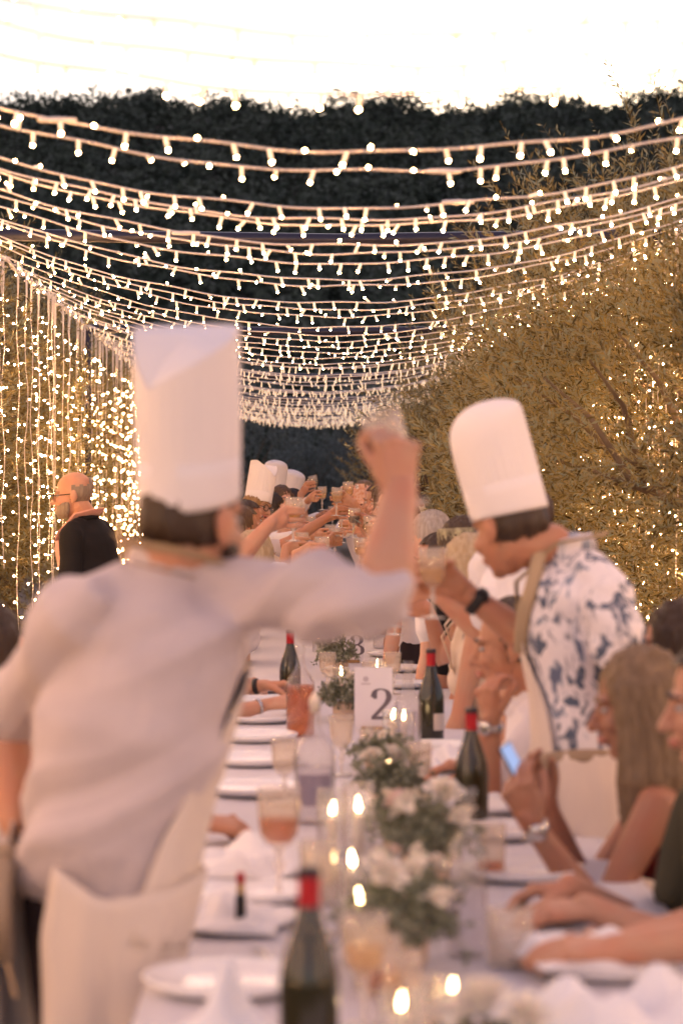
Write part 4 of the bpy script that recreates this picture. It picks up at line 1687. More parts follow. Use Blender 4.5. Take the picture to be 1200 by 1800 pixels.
def make_goblet(wine):
    t = thing('goblet', 'goblet', 'wine glass', (0, 0, 0))
    m = MB()
    fl = lambda a, z: 0.0013 * math.sin(14 * a) if z > 0.09 else 0.0
    m.lathe([(0.004, 0.078), (0.012, 0.080), (0.022, 0.087), (0.0295, 0.100), (0.0325, 0.118), (0.0345, 0.150), (0.0355, 0.178), (0.0345, 0.1785), (0.0335, 0.150), (0.0312, 0.118), (0.028, 0.102), (0.020, 0.090), (0.0, 0.086)], 42, flute=fl)
    link('bowl', m.mesh('bowl'), M['cutglass'], t)
    m = MB()
    m.lathe([(0.0055, 0.006), (0.0045, 0.02), (0.0048, 0.04), (0.0095, 0.047), (0.0095, 0.053), (0.005, 0.060), (0.0055, 0.070), (0.010, 0.080)], 20)
    link('stem', m.mesh('stem'), M['stemglass'], t)
    m = MB()
    m.lathe([(0.0, 0.007), (0.006, 0.0065), (0.018, 0.004), (0.033, 0.003), (0.034, 0.0015), (0.032, 0.0), (0.0, 0.0)], 28)
    link('foot', m.mesh('foot'), M['stemglass'], t)
    if wine:
        m = MB()
        top = 0.128 if wine != 'red_wine' else 0.130
        m.lathe([(0.0, 0.0875), (0.019, 0.0905), (0.0272, 0.1025), (0.0303, 0.118), (0.0312, top), (0.0, top)], 26)
        link('wine', m.mesh('wine'), M[wine], t)
    return t


GOB = {}


def goblet(label, loc, kind='white_wine', axis=(0, 0, 1), group='pressed glass goblets', sc=1.0, bowl_at=None):
    """loc = foot; or bowl_at = the middle of the bowl when it is held"""
    a = nz(axis)
    q = Vector((0, 0, 1)).rotation_difference(a)
    if bowl_at is not None:
        loc = Vector(bowl_at) - a * (0.128 * sc)
    if kind not in GOB:
        t = make_goblet(kind)
        GOB[kind] = t
        t.location, t.rotation_euler, t.scale = loc, q.to_euler(), (sc, sc, sc)
        t['label'], t['group'] = label, group
        return t
    return dup(GOB[kind], loc, q.to_euler(), label, group, sc)


def flame_mesh():
    m = MB()
    m.lathe([(0.0, 0.0), (0.0045, 0.003), (0.0072, 0.010), (0.0062, 0.020), (0.0034, 0.031), (0.0, 0.042)], 12)
    return m.mesh('flame')


FLAME = flame_mesh()


def candle(label, p, ch=0.11, cyl=0.17, r=0.035, taper=0.011, group='candles in glass down the table', fs=1.0, bright=True):
    t = thing('candle_lantern', label, 'candle', p, group)
    m = MB()
    m.lathe([(0.0, 0.004), (r * 0.96, 0.004), (r, 0.008), (r, cyl), (r - 0.002, cyl + 0.001), (r - 0.003, cyl - 0.001), (r - 0.003, 0.010)], 28)
    link('glass_cylinder', m.mesh('glass_cylinder'), M['glass'], t)
    m = MB()
    m.lathe([(taper, 0.008), (taper, ch - 0.004), (taper * 0.8, ch), (0.0, ch - 0.002)], 16)
    c = link('wax', m.mesh('wax'), M['wax'], t)
    m = MB()
    m.tube([V(0, 0, ch - 0.004), V(0.001, 0, ch + 0.009)], 0.0011, 5)
    link('wick', m.mesh('wick'), M['wick'], c)
    f = link('flame', FLAME, M['flame'], t) if not FLAME.users else bpy.data.objects.new('flame', FLAME)
    if f.name not in COL.objects:
        COL.objects.link(f)
    f.parent = t
    f.location = (0, 0, ch + 0.005)
    q_ = random.Random(int(p.x * 1e4) + int(p.y * 1e3))
    f.scale = (fs * q_.uniform(0.85, 1.1), fs * q_.uniform(0.85, 1.1), fs * q_.uniform(0.7, 1.15))
    f.rotation_euler = (q_.uniform(-.12, .12), q_.uniform(-.16, .16), 0)
    return t


# roses and greenery
def rose_mesh(seed):
    r = random.Random(seed)
    m = MB()
    for ring, (n, R, h, tilt) in enumerate([(3, 0.010, 0.030, 0.15), (4, 0.017, 0.030, 0.35), (5, 0.025, 0.027, 0.65), (6, 0.033, 0.021, 1.0)]):
        for i in range(n):
            a0 = 2 * PI * i / n + ring * 0.7 + r.uniform(-.15, .15)
            w = 2 * PI / n * 0.85

            def fn(u, v, a0=a0, w=w, R=R, h=h, tilt=tilt):
                a = a0 + (u - 0.5) * w * (0.55 + 0.6 * v - 0.35 * v * v)
                rr = R * (0.45 + 0.55 * v) + 0.016 * tilt * v * v + 0.003 * math.cos((u - .5) * 6)
                return Vector((math.cos(a) * rr, math.sin(a) * rr, 0.004 + h * (1.25 * v - 0.45 * tilt * v * v) + 0.002 * math.sin(u * 7)))
            m.grid(fn, 5, 5)
    m.ell((0, 0, 0.002), (0.016, 0.016, 0.012), None, 10, 6)
    return m.mesh('rose')


ROSE = [rose_mesh(q) for q in range(3)]


def greens_mesh(seed, rx, ry, h, n=90, leaf=0.03):
    r = np.random.default_rng(seed)
    m = MB()
    v = []
    for i in range(n):
        a, q = r.uniform(0, 2 * PI), r.uniform(0.1, 1) ** 0.6
        b = np.array([math.cos(a) * rx * q * 0.4, math.sin(a) * ry * q * 0.4, h * 0.3])
        e = np.array([math.cos(a) * rx * q, math.sin(a) * ry * q, h * (0.35 + 0.65 * (1 - q * q) + r.uniform(-.15, .25))])
        mid = (b + e) / 2 + np.array([0, 0, h * 0.25])
        m.tube([b, mid, e], 0.0011, 3, 0, cap=False)
        for j in range(9):
            s = 0.25 + 0.75 * j / 8
            p = (1 - s) ** 2 * b + 2 * s * (1 - s) * mid + s * s * e
            d = r.normal(size=3) + (e - b) * 2
            d /= np.linalg.norm(d)
            sd = np.cross(d, r.normal(size=3))
            sd /= np.linalg.norm(sd)
            L = leaf * r.uniform(.6, 1.2)
            m.add([p, p + d * L * .5 + sd * L * .3, p + d * L, p + d * L * .5 - sd * L * .3], [(0, 1, 2, 3)])
    return m.mesh('foliage')


def flowers(label, p, roses, seed, rx=0.11, ry=0.2, h=0.14, group='rose arrangements down the middle of the table', n=90):
    t = thing('flower_arrangement', label, 'flowers', p, group)
    m = MB()
    m.lathe([(0.0, 0.003), (0.045, 0.0), (0.052, 0.01), (0.055, 0.05), (0.050, 0.066), (0.046, 0.066), (0.045, 0.03), (0.0, 0.02)], 24)
    link('bowl', m.mesh('bowl'), M['terracotta'], t)
    link('foliage', greens_mesh(seed, rx * 1.15, ry, h, n, 0.022), M['greens'], t, False)
    r = random.Random(seed)
    for i, (x, y, z, s) in enumerate(roses):
        me = ROSE[i % 3].copy()
        o = link('rose', me, M['pink_petal'] if i % 4 == 3 else M['petal'], t)
        o.location = (x, y, z + 0.025)
        o.rotation_euler = (r.uniform(-.6, .6) + 0.45, r.uniform(-.6, .6), r.uniform(0, 6))
        o.scale = (s * 0.85, s * 0.85, s * 0.9)
    return t


def napkin(label, p, w, l, h, seed, rot=0.0, group='white linen napkins', peak=None):
    r = random.Random(seed)
    ph = [r.uniform(0, 6) for _ in range(6)]
    m = MB()

    def fn(i, j):
        x, y = i - 0.5, j - 0.5
        e = (1 - (2 * abs(x)) ** 4) * (1 - (2 * abs(y)) ** 4)
        z = h * e * (0.45 + 0.30 * math.sin(9 * x + 3 * y + ph[0]) + 0.22 * math.sin(14 * y - 5 * x + ph[1]) + 0.12 * math.sin(25 * x + ph[2]))
        if peak:
            d = math.hypot(x - peak[0], y - peak[1])
            z += peak[2] * math.exp(-(d / peak[3]) ** 1.3)
        wob = 0.012 * math.sin(7 * x + 9 * y + ph[3])
        return Vector((x * w + wob, y * l + 0.012 * math.sin(8 * x + ph[4]), max(0.002, z) + 0.003 * math.sin(11 * x * y + ph[5]) + 0.003))
    m.grid(fn, 26, 26)
    o = link('napkin', m.mesh('napkin'), M['napkin'])
    sd_ = o.modifiers.new('thickness', 'SOLIDIFY')
    sd_.thickness = 0.003
    sd_.offset = 0
    o.location = p
    o.rotation_euler.z = rot
    tag(o, label, 'napkin', group)
    return o


# numbers drawn with a broad nib, thick where the stroke runs down the card
def glyph(m, pts, ox, oz, s, y, thick=0.20, thin=0.045, only_down=True):
    P2 = []
    k = len(pts)
    for i in range(k - 1):
        for q in range(6):
            u = q / 6
            p0, p1, p2, p3 = pts[max(i - 1, 0)], pts[i], pts[i + 1], pts[min(i + 2, k - 1)]
            P2.append(tuple(0.5 * ((2 * p1[c]) + (-p0[c] + p2[c]) * u + (2 * p0[c] - 5 * p1[c] + 4 * p2[c] - p3[c]) * u * u + (-p0[c] + 3 * p1[c] - 3 * p2[c] + p3[c]) * u ** 3) for c in (0, 1)))
    P2.append(pts[-1])
    V_ = []
    for i, p in enumerate(P2):
        a, b = P2[max(i - 1, 0)], P2[min(i + 1, len(P2) - 1)]
        dx, dz = b[0] - a[0], b[1] - a[1]
        L = math.hypot(dx, dz) or 1
        w = (thin + (thick - thin) * (abs(dz) / L) ** 2) / 2
        nx, nz_ = -dz / L, dx / L
        V_.append((ox + (p[0] + nx * w) * s, y, oz + (p[1] + nz_ * w) * s))
        V_.append((ox + (p[0] - nx * w) * s, y, oz + (p[1] - nz_ * w) * s))
    m.add(V_, [(2 * i, 2 * i + 1, 2 * i + 3, 2 * i + 2) for i in range(len(P2) - 1)])


def dot(m, x, z, r, y):
    m.add([(x + r * math.cos(a * PI / 8), y, z + r * math.sin(a * PI / 8)) for a in range(16)], [tuple(range(16))])


DIG = {
    '2': [(0.10, 0.72), (0.16, 0.92), (0.34, 1.0), (0.54, 0.93), (0.62, 0.74), (0.54, 0.54), (0.36, 0.33), (0.16, 0.12), (0.06, 0.03)],
    '3': [(0.10, 0.80), (0.20, 0.96), (0.38, 0.99), (0.55, 0.88), (0.57, 0.70), (0.44, 0.56), (0.28, 0.53), (0.46, 0.50), (0.62, 0.36), (0.62, 0.16), (0.44, 0.02), (0.20, 0.03), (0.08, 0.18)],
    '6': [(0.58, 0.92), (0.40, 0.99), (0.20, 0.84), (0.10, 0.50), (0.12, 0.20), (0.30, 0.02), (0.50, 0.10), (0.60, 0.30), (0.52, 0.50), (0.34, 0.57), (0.16, 0.44)],
}


def sign(label, p, num, w=0.14, h=0.215, yaw=0.0, dig=0.105):
    t = thing('table_number_card', label, 'table number', p, 'table number cards')
    t.rotation_euler.z = yaw
    m = MB()
    m.box((0, 0, h / 2 + 0.012), (w / 2, 0.0011, h / 2))
    link('card', m.mesh('card'), M['card'], t, False)
    m = MB()
    oz, ox = 0.012 + h * 0.14, -0.01
    glyph(m, DIG[num], ox, oz, dig, -0.0022)
    if num == '2':
        m.add([(ox + 0.03 * dig, -0.0024, oz - 0.03 * dig), (ox + 0.64 * dig, -0.0024, oz - 0.03 * dig), (ox + 0.68 * dig, -0.0024, oz + 0.20 * dig), (ox + 0.64 * dig, -0.0024, oz + 0.20 * dig), (ox + 0.55 * dig, -0.0024, oz + 0.09 * dig), (ox + 0.03 * dig, -0.0024, oz + 0.07 * dig)], [(0, 1, 2, 3, 4, 5)])
        dot(m, ox + 0.15 * dig, oz + 0.74 * dig, 0.075 * dig, -0.0026)
    if num == '3':
        dot(m, ox + 0.14 * dig, oz + 0.80 * dig, 0.07 * dig, -0.0026)
        dot(m, ox + 0.12 * dig, oz + 0.18 * dig, 0.07 * dig, -0.0026)
    link('printed_number', m.mesh('printed_number'), M['ink'], t, False)
    m = MB()
    dot(m, -w * 0.2, h * 0.86, 0.010, -0.0022)
    m.box((-w * 0.2, -0.0022, h * 0.78), (0.016, 0.0002, 0.0025))
    link('printed_mark', m.mesh('printed_mark'), M['faint'], t, False)
    m = MB()
    m.box((0, 0, 0.007), (w * 0.32, 0.02, 0.007))
    link('stand', m.mesh('stand'), M['wood'], t, False)
    return t


def tumbler(label, p, h=0.09, r=0.034, liquid=None, fill=0.55, group='drinking glasses on the table'):
    t = thing('tumbler', label, 'glass', p, group)
    m = MB()
    m.lathe([(0.0, 0.006), (r * 0.86, 0.006), (r * 0.9, 0.0), (r * 0.92, 0.004), (r, h), (r - 0.0015, h + 0.0005), (r - 0.003, h - 0.001), (r * 0.84, 0.01)], 28, flute=lambda a, z: 0.0005 * math.sin(16 * a))
    link('body', m.mesh('body'), M['cutglass'], t)
    if liquid:
        m = MB()
        m.lathe([(0.0, 0.012), (r * 0.82, 0.012), (r * 0.9, h * fill), (0.0, h * fill)], 20)
        link('drink', m.mesh('drink'), M[liquid], t)
    return t


# ---- what stands on the table --------------------------------------
bottle('dark wine bottle with red foil neck, nearest of all, at the bottom of the photo', at(543, 3.42))
bottle('dark wine bottle with red foil neck in front of the hand with the wristwatch', at(828, 6.05))
bottle('dark wine bottle with red foil neck and cream label, right of the number two card', at(757, 8.25), label_side=-60, sc=1.04)
bottle('dark wine bottle half hidden behind the amber bottle', at(510, 9.7))
clear_bottle('clear square-shouldered bottle of amber rosé wine left of the number two card', at(528, 8.4), 'rose_wine', 0.315, 0.05, 0.56)
cb_ = clear_bottle('tall clear bottle with pale stopper and slate patch in front of the amber one', at(553, 6.15), 'water', 0.31, 0.052, 0.45, True)
m = MB()
m.add([(0.0525 * math.cos(math.radians(-90 + q)), 0.0525 * math.sin(math.radians(-90 + q)), z) for z in (0.045, 0.125) for q in range(-50, 51, 10)], [(i, i + 1, i + 12, i + 11) for i in range(10)])
link('paper_label', m.mesh('paper_label'), M['slate_patch'], cb_)  # slate-coloured patch curved over the front of the bottle
clear_bottle('slim clear water bottle right of the number two card', at(717, 7.55), 'water', 0.315, 0.040, 0.5)
clear_bottle('slim clear water bottle beside the nearest roses', at(820, 4.35), 'water', 0.30, 0.036, 0.4, fluted=True)
clear_bottle('far clear water bottle behind the number three card', at(668, 13.4), 'water', 0.31, 0.04, 0.5)
sign('white card with a grey number two in the middle of the table', at(656, 8.6) + Vector((0, 0, 0)), '2', 0.135, 0.212, -0.04)
sign('white card with a grey number three behind the number two card', at(618, 12.2), '3', 0.125, 0.175, 0.03, 0.10)
sign('white number card tilted among the far goblets', at(553, 16.2) + Vector((0, 0, 0.085)), '6', 0.15, 0.22, 0.1, 0.12)
cd = [(630, 5.3, 0.130, 0.20, 'taper candle in a tall glass, flame between the clear bottle and the roses'), (583, 5.6, 0.085, 0.15, 'candle with a low twin flame left of the taper candle'),
      (620, 4.55, 0.125, 0.13, 'candle burning just behind the cream rose, upper of two bright flames'), (633, 4.25, 0.105, 0.12, 'brightest candle, at the left of the cream rose'),
      (795, 3.72, 0.055, 0.085, 'tealight burning at the bottom right of the wine bottle'), (704, 3.62, 0.05, 0.085, 'small tealight between the wine bottle and the bottom right flame'),
      (690, 8.05, 0.085, 0.12, 'left of two little flames right of the number two card'), (709, 8.0, 0.085, 0.12, 'right of two little flames beside the number two card'),
      (682, 7.0, 0.05, 0.09, 'small candle below the number two card'), (645, 14.2, 0.09, 0.13, 'far small candle under the raised goblets'),
      (600, 10.4, 0.06, 0.10, 'small candle left of the number three card'), (662, 10.9, 0.06, 0.10, 'small candle right of the number three card'),
      (560, 13.0, 0.06, 0.10, 'far candle left of the number three card')]
for (x, d, ch, cyl, lb) in cd:
    candle(lb, at(x, d), ch, cyl, fs=0.85 if d > 5 else 0.62)
fl_ = [('near greenery with a cream rose beside the brightest candle', 700, 4.25, [(-0.035, -0.06, 0.135, 1.15), (0.03, 0.06, 0.12, 0.9), (0.07, -0.1, 0.10, 0.8)], 0.105, 0.24, 0.15),
       ('roses in greenery under the dark bottle by the wristwatch', 748, 5.15, [(0.04, 0.04, 0.155, 1.1), (-0.035, -0.02, 0.135, 1.1), (0.075, -0.09, 0.12, 0.9), (-0.05, 0.12, 0.13, 0.9)], 0.12, 0.26, 0.17),
       ('pale flowers and grey green leaves in front of the number two card', 690, 6.2, [(0.0, 0.0, 0.13, 0.9), (-0.05, 0.1, 0.12, 0.8)], 0.10, 0.26, 0.16),
       ('greenery with a white rose behind the number two card', 610, 9.0, [(-0.06, 0.0, 0.14, 1.0), (0.02, 0.08, 0.12, 0.8)], 0.12, 0.24, 0.15),
       ('white flowers in greenery left of the number three card', 592, 11.3, [(-0.05, 0.0, 0.16, 1.0), (0.03, 0.1, 0.14, 0.9)], 0.10, 0.24, 0.19),
       ('far greenery behind the number three card', 640, 14.8, [(0.0, 0.0, 0.13, 0.8)], 0.12, 0.24, 0.14),
       ('low sage runner with tiny white flowers between the two rose bowls', 715, 4.7, [(-0.05, 0.05, 0.09, 0.55), (0.02, -0.05, 0.10, 0.5), (0.06, 0.04, 0.08, 0.5), (-0.02, 0.12, 0.09, 0.45), (0.03, 0.15, 0.085, 0.5)], 0.11, 0.26, 0.10),
       ('low sage runner with tiny white flowers behind the rose bowls', 712, 5.7, [(-0.04, 0.05, 0.09, 0.5), (0.03, -0.05, 0.10, 0.5), (0.05, 0.08, 0.08, 0.45), (-0.03, -0.1, 0.09, 0.5)], 0.11, 0.26, 0.11),
       ('low sage runner with tiny white flowers under the number two card', 672, 7.3, [(-0.04, 0.0, 0.09, 0.5), (0.03, 0.05, 0.10, 0.5), (0.0, -0.1, 0.09, 0.45)], 0.10, 0.30, 0.10),
       ('cream rose in a low bowl at the bottom edge of the photo', 850, 3.42, [(0.0, 0.0, 0.075, 1.2), (0.05, -0.05, 0.065, 1.0), (-0.05, -0.03, 0.06, 0.9)], 0.07, 0.10, 0.07)]
for i, (lb, x, d, ro, rx, ry, h) in enumerate(fl_):
    flowers(lb, at(x, d), ro, 40 + i, rx, ry, h)

# plates down both sides
lp = [(400, 4.05, 'big white dinner plate left of the wine bottle, nearest on the left'), (428, 4.95, 'white plate under the crumpled napkin, left side'),
      (447, 6.75, 'empty white plate, front one of the row left of the clear bottle'), (448, 7.5, 'empty white plate, second of the row left of the clear bottle'), (450, 8.25, 'empty white plate, third of the row left of the clear bottle'),
      (455, 8.95, 'empty white plate, fourth of the row left of the amber bottle'), (462, 9.7, 'empty white plate behind the bracelet wrist'), (468, 10.4, 'far white plate behind the clasped hands')]
for (x, d, lb) in lp:
    plate(x, d, lb, 'white plates on the left side', 1.1)
rp_ = [(1060, 4.2, 'big white plate under the draped napkin at the bottom right'), (915, 5.25, 'white plate in front of the folded arms on the right'), (885, 5.9, 'white plate below the phone'), (790, 7.1, 'white plate between the two dark bottles'),
       (770, 7.9, 'white plate behind the slim water bottle'), (705, 10.6, 'far white plate on the right, nearest of three'), (700, 11.6, 'far white plate on the right, middle of three'), (690, 12.7, 'far white plate on the right, farthest of three')]
for (x, d, lb) in rp_:
    plate(x, d, lb, 'white plates on the right side', 1.05)
napkin('crumpled white napkin on the left, behind the small dark bottle', at(430, 5.25) + Vector((0, 0, .022)), 0.27, 0.34, 0.075, 2, 0.3)
napkin('white napkin with folds on the plate nearest the apron', at(395, 4.65) + Vector((0, 0, .006)), 0.25, 0.26, 0.05, 3, -0.2)
napkin('peaked white napkin at the bottom left of the wine bottle', at(395, 3.55), 0.20, 0.22, 0.035, 4, 0.5, peak=(0.0, 0.0, 0.11, 0.22))
napkin('white napkin draped over the big plate at the bottom right', at(1040, 4.2) + Vector((0, 0, .024)), 0.25, 0.27, 0.045, 5, 0.25)
napkin('white napkin heaped at the bottom right corner', at(1110, 3.75), 0.34, 0.24, 0.09, 6, 0.1)
napkin('folded white napkin left of the wristwatch forearm', at(795, 7.25) + Vector((0, 0, .02)), 0.18, 0.26, 0.06, 7, 0.2)
napkin('flat white napkin under the folded hands on the right', at(1020, 4.75) + Vector((0, 0, .004)), 0.20, 0.16, 0.02, 8, -0.3)
napkin('folded white napkin on the table edge below the phone', at(900, 6.3) + Vector((0, 0, .02)), 0.18, 0.16, 0.03, 9, 0.1)

tt_ = thing('small_bottle', 'small dark bottle with red cap and gold collar on the left plate', 'bottle', at(423, 4.55) + Vector((0, 0, .012)))
m = MB(); m.lathe([(0, 0), (0.0095, 0), (0.0105, 0.004), (0.0105, 0.055), (0.007, 0.066)], 18); link('body', m.mesh('body'), M['black'], tt_)
m = MB(); m.lathe([(0.0068, 0.065), (0.0068, 0.085)], 16); link('gold_collar', m.mesh('gold_collar'), M['gold'], tt_)
m = MB(); m.lathe([(0.0072, 0.085), (0.0078, 0.086), (0.0078, 0.105), (0, 0.1065)], 16); link('cap', m.mesh('cap'), M['capsule_red'], tt_)

gob_on = [(490, 5.0, 'rose_wine', 'tall goblet with orange drink behind the small dark bottle', 1.25), (560, 4.55, None, 'empty goblet left of the bright candles', 1.0), (640, 3.75, 'white_wine', 'goblet of pale wine right of the nearest bottle', 1.0),
          (500, 6.5, None, 'empty goblet at the left of the tall clear bottle', 1.0), (600, 7.2, None, 'empty goblet in front of the number two card', 1.0), (735, 6.4, None, 'empty goblet behind the roses', 1.0),
          (575, 10.2, None, 'goblet standing left of the number three card', 1.0), (652, 9.6, None, 'goblet standing right behind the number two card', 1.0), (690, 10.2, None, 'goblet right of the number three card', 1.0),
          (610, 14.6, 'white_wine', 'far goblet standing under the toast', 1.0), (655, 15.2, 'white_wine', 'far goblet standing right of the far candle', 1.0), (540, 14.2, 'white_wine', 'far goblet left under the toast', 1.0), (575, 15.6, None, 'far empty goblet in front of the tilted card', 1.0)]
for i, (x, d) in enumerate([(598, 16.3), (630, 16.9), (566, 17.2), (612, 17.8), (585, 18.6), (640, 18.2), (600, 19.6), (572, 20.4), (622, 20.8), (548, 16.6)]):
    gob_on.append((x, d, 'white_wine' if i % 3 else None, 'one of the small goblets standing on the far table under the toast', 1.0))
for (x, d, kd, lb, sc) in gob_on:
    goblet(lb, at(x, d), kd, group='goblets standing on the table', sc=sc)
tumbler('water tumbler at the bottom right beside the draped plate', at(895, 4.25), 0.10, 0.042, 'water')
tumbler('tumbler with a little amber drink below the phone', at(862, 5.3), 0.11, 0.034, 'rose_wine', 0.22)
tumbler('low tumbler at the bottom between the two tealights', at(745, 3.75), 0.08, 0.034)
tumbler('tumbler in front of the cream rose', at(655, 4.05), 0.09, 0.036)
tumbler('tumbler with candle glow put in as amber fill, right behind the nearest bottle', at(668, 4.0), 0.10, 0.036, 'rose_wine', 0.5)  # amber fill stands in for candlelight caught in the glass
tumbler('tumbler with pale fill for candle glow beside the lower bright candle', at(705, 3.9), 0.09, 0.034, 'white_wine', 0.6)  # pale wine fill imitates the glow of the candle
tumbler('tumbler at the bottom edge left of the cream rose bowl', at(780, 3.5), 0.08, 0.036, 'water')
tumbler('tumbler between the roses and the wristwatch bottle', at(790, 5.5), 0.10, 0.034)
tumbler('tumbler in front of the number two card', at(650, 7.6), 0.10, 0.034, 'white_wine', 0.4)
tumbler('tumbler left of the brightest candle', at(590, 4.9), 0.09, 0.034, 'water')
for (x, d, rz, lb) in [(470, 4.3, 0.25, 'fork lying right of the big left plate'), (500, 4.95, 0.15, 'fork lying by the crumpled napkin'), (945, 4.6, -0.15, 'knife lying left of the draped plate')]:
    m = MB()
    m.tube([V(0, -0.09, 0.004), V(0, 0.0, 0.006), V(0, 0.03, 0.007)], [(0.005, 0.0018), (0.003, 0.0016), (0.006, 0.0016)], 8)
    if 'fork' in lb:
        for q in (-1, -0.33, 0.33, 1):
            m.tube([V(q * 0.004, 0.03, 0.007), V(q * 0.0085, 0.05, 0.008), V(q * 0.0085, 0.095, 0.006)], 0.0014, 5)
    else:
        m.tube([V(0, 0.03, 0.007), V(0.001, 0.07, 0.006), V(0.002, 0.115, 0.005)], [(0.006, 0.001), (0.008, 0.0008), (0.002, 0.0005)], 8)
    o = link(lb.split()[0], m.mesh('cutlery'), M['silver'])
    o.location = at(x, d)
    o.rotation_euler.z = rz
    tag(o, lb, lb.split()[0], 'cutlery on the table')


# ================================================================== chairs for the seated guests
CHAIR = None


def chair(p, yaw, label):
    global CHAIR
    if CHAIR is None:
        t = thing('wooden_chair', label, 'chair', (0, 0, 0), 'wooden chairs at the table')
        m = MB()
        m.grid(lambda i, j: V((i - .5) * 0.40, (j - .5) * 0.40, 0.45 + 0.01 * math.cos((i - .5) * 3)), 8, 8)
        o = link('seat', m.mesh('seat'), M['wood'], t)
        sd_ = o.modifiers.new('thickness', 'SOLIDIFY'); sd_.thickness = 0.025; sd_.offset = -1
        for sx in (-1, 1):
            m = MB(); m.tube([V(sx * 0.17, 0.17, 0.0), V(sx * 0.17, 0.17, 0.43)], [0.013, 0.017], 8)
            link('leg', m.mesh('leg'), M['wood'], t)
            m = MB(); m.tube([V(sx * 0.18, -0.20, 0.0), V(sx * 0.18, -0.18, 0.45), V(sx * 0.185, -0.25, 0.88)], [0.013, 0.018, 0.014], 8)
            link('back_leg', m.mesh('back_leg'), M['wood'], t)
        for z in (0.56, 0.68, 0.82):
            m = MB(); m.tube([V(-0.18, -0.19 - (z - .45) * .14, z), V(0, -0.215 - (z - .45) * .14, z), V(0.18, -0.19 - (z - .45) * .14, z)], [(0.024, 0.007)] * 3, 8, side=V(0, 0, 1))
            link('back_slat', m.mesh('back_slat'), M['wood'], t)
        CHAIR = t
    else:
        t = dup(CHAIR, (0, 0, 0), label=label)
    t.location = (p.x, p.y, 0)
    t.rotation_euler = (0, 0, -math.radians(yaw))
    return t


def band(I, arm, s, w, r, mat, name, t=0.93, face_=False, lens=None):
    """a watch strap or bracelet round the forearm"""
    S, E, W = I['arms'][arm]
    c = E.lerp(W, t)
    ax = (W - E).normalized()
    a = ax.orthogonal().normalized()
    b = ax.cross(a)
    m = MB()
    m.tube([c + (a * math.cos(q * PI / 10) + b * math.sin(q * PI / 10)) * r for q in range(21)], [(w, 0.003)] * 21, 6, side=ax, cap=False)
    o = build(m, name, mat, I['t'], org=I['org'])
    if face_:
        d = Vector(face_).normalized()
        d = (d - ax * d.dot(ax)).normalized()
        m = MB()
        R = Matrix((ax, ax.cross(d), d)).transposed()
        m.ell(c + d * (r + 0.003), (0.020, 0.018, 0.006), R, 18, 8)
        build(m, 'watch_case', lens or M['black'], o, org=I['org'])


def knot(I, ang, t0, mat, seed=0, loops=True, ln=0.22, wd=1.0):
    """apron strings tied in a bow, tails hanging"""
    rx, ry = I['trad'](t0)
    a = math.radians(ang)
    o = I['r'] * math.sin(a) + I['f'] * math.cos(a)
    tg = I['r'] * math.cos(a) - I['f'] * math.sin(a)
    c = I['tpt'](t0) + I['r'] * (math.sin(a) * (rx + 0.05)) + I['f'] * (math.cos(a) * (ry + 0.05))
    u = Vector((0, 0, 1))
    m = MB()
    m.ell(c, (0.024, 0.020, 0.02), None, 12, 8)
    for s in (-1, 1):
        m.tube([c, c + tg * 0.03 * s - u * ln * 0.4 + o * 0.02, c + tg * 0.05 * s - u * ln + o * 0.012 * s], [(0.014 * wd, 0.003), (0.016 * wd, 0.003), (0.015 * wd, 0.003)], 6, side=tg)
        if loops:
            m.tube([c, c + tg * 0.06 * s * wd - u * 0.03 + o * 0.03, c + tg * 0.07 * s * wd - u * 0.10 * wd + o * 0.03, c + tg * 0.035 * s - u * 0.09 + o * 0.02, c], [(0.015 * wd, 0.003)] * 5, 6, side=o)
    build(m, 'apron_bow', CL[mat], I['t'], org=I['org'])


def seat(x, d, z=0.53):
    return Vector((x, d, z))


# ================================================================== the people
# -- the chef in front, back turned, fist raised
d1 = 4.3
C1 = person('chef in front with his back turned, tall white paper hat, lilac shirt, right fist raised', P(172, 1555, d1), P(337, 914, d1 + 0.02), face=18, look=(34, -2, 4),
            k=1.05, sk='tan', hair=('short', 'darkbrown'), beard='darkbrown', top=('lilac', 'rolled'), trousers='navy', wide=0.90, nb=P(292, 1022, d1 + 0.02),
            shoulders={'L': P(142, 1086, d1 - 0.02), 'R': P(424, 1042, d1 + 0.02)},
            rh=('free', P(702, 868, d1 - 0.05), (-0.06, 0.12, 1), (-0.45, 0.9, 0.0), 1.12, 0.25), elbows={'R': P(672, 1056, d1 - 0.17), 'L': P(4, 1272, d1 + 0.17)},
            lh=('free', P(24, 1432, d1 + 0.10), (0.5, 0.35, -0.65), (0.85, 0.3, 0.2), 0.6), poleL=(-1, -0.35, 0.05),
            fold=(0.016, (-0.55, 0.1, 0.85), 50, 4, 4), vox=0.0055, dec=None, hem=-0.03,
            hipw=0.78, armk=1.12,
            hat=dict(low=-36, wl=58, wr=128, drop=0.105, hgt=0.312, roll=-1, back=8, hr=0.094))
make_apron(C1, mat='apron', strap='strap', bib=(0.1, 0.78), half=136, halfl=80, skirt=(-100, 188), length=1.0, tie='tie', off=0.046, flare=0.0, tophalf=74, pw=2.0, waist=False, sw=0.026, offtop=0.020,
           tops=lambda a: 0.13 - 0.13 * min(1, max(0, (a - 85) / 70)) + 0.06 * min(1, max(0, (a - 160) / 28)))
knot(C1, 236, 0.04, 'tie', 1, True, 0.24, 1.7)
goblet('goblet squeezed in the raised fist of the chef in front', None, 'white_wine', (-0.30, 0.25, 0.92), bowl_at=P(682, 775, d1 + 0.02))

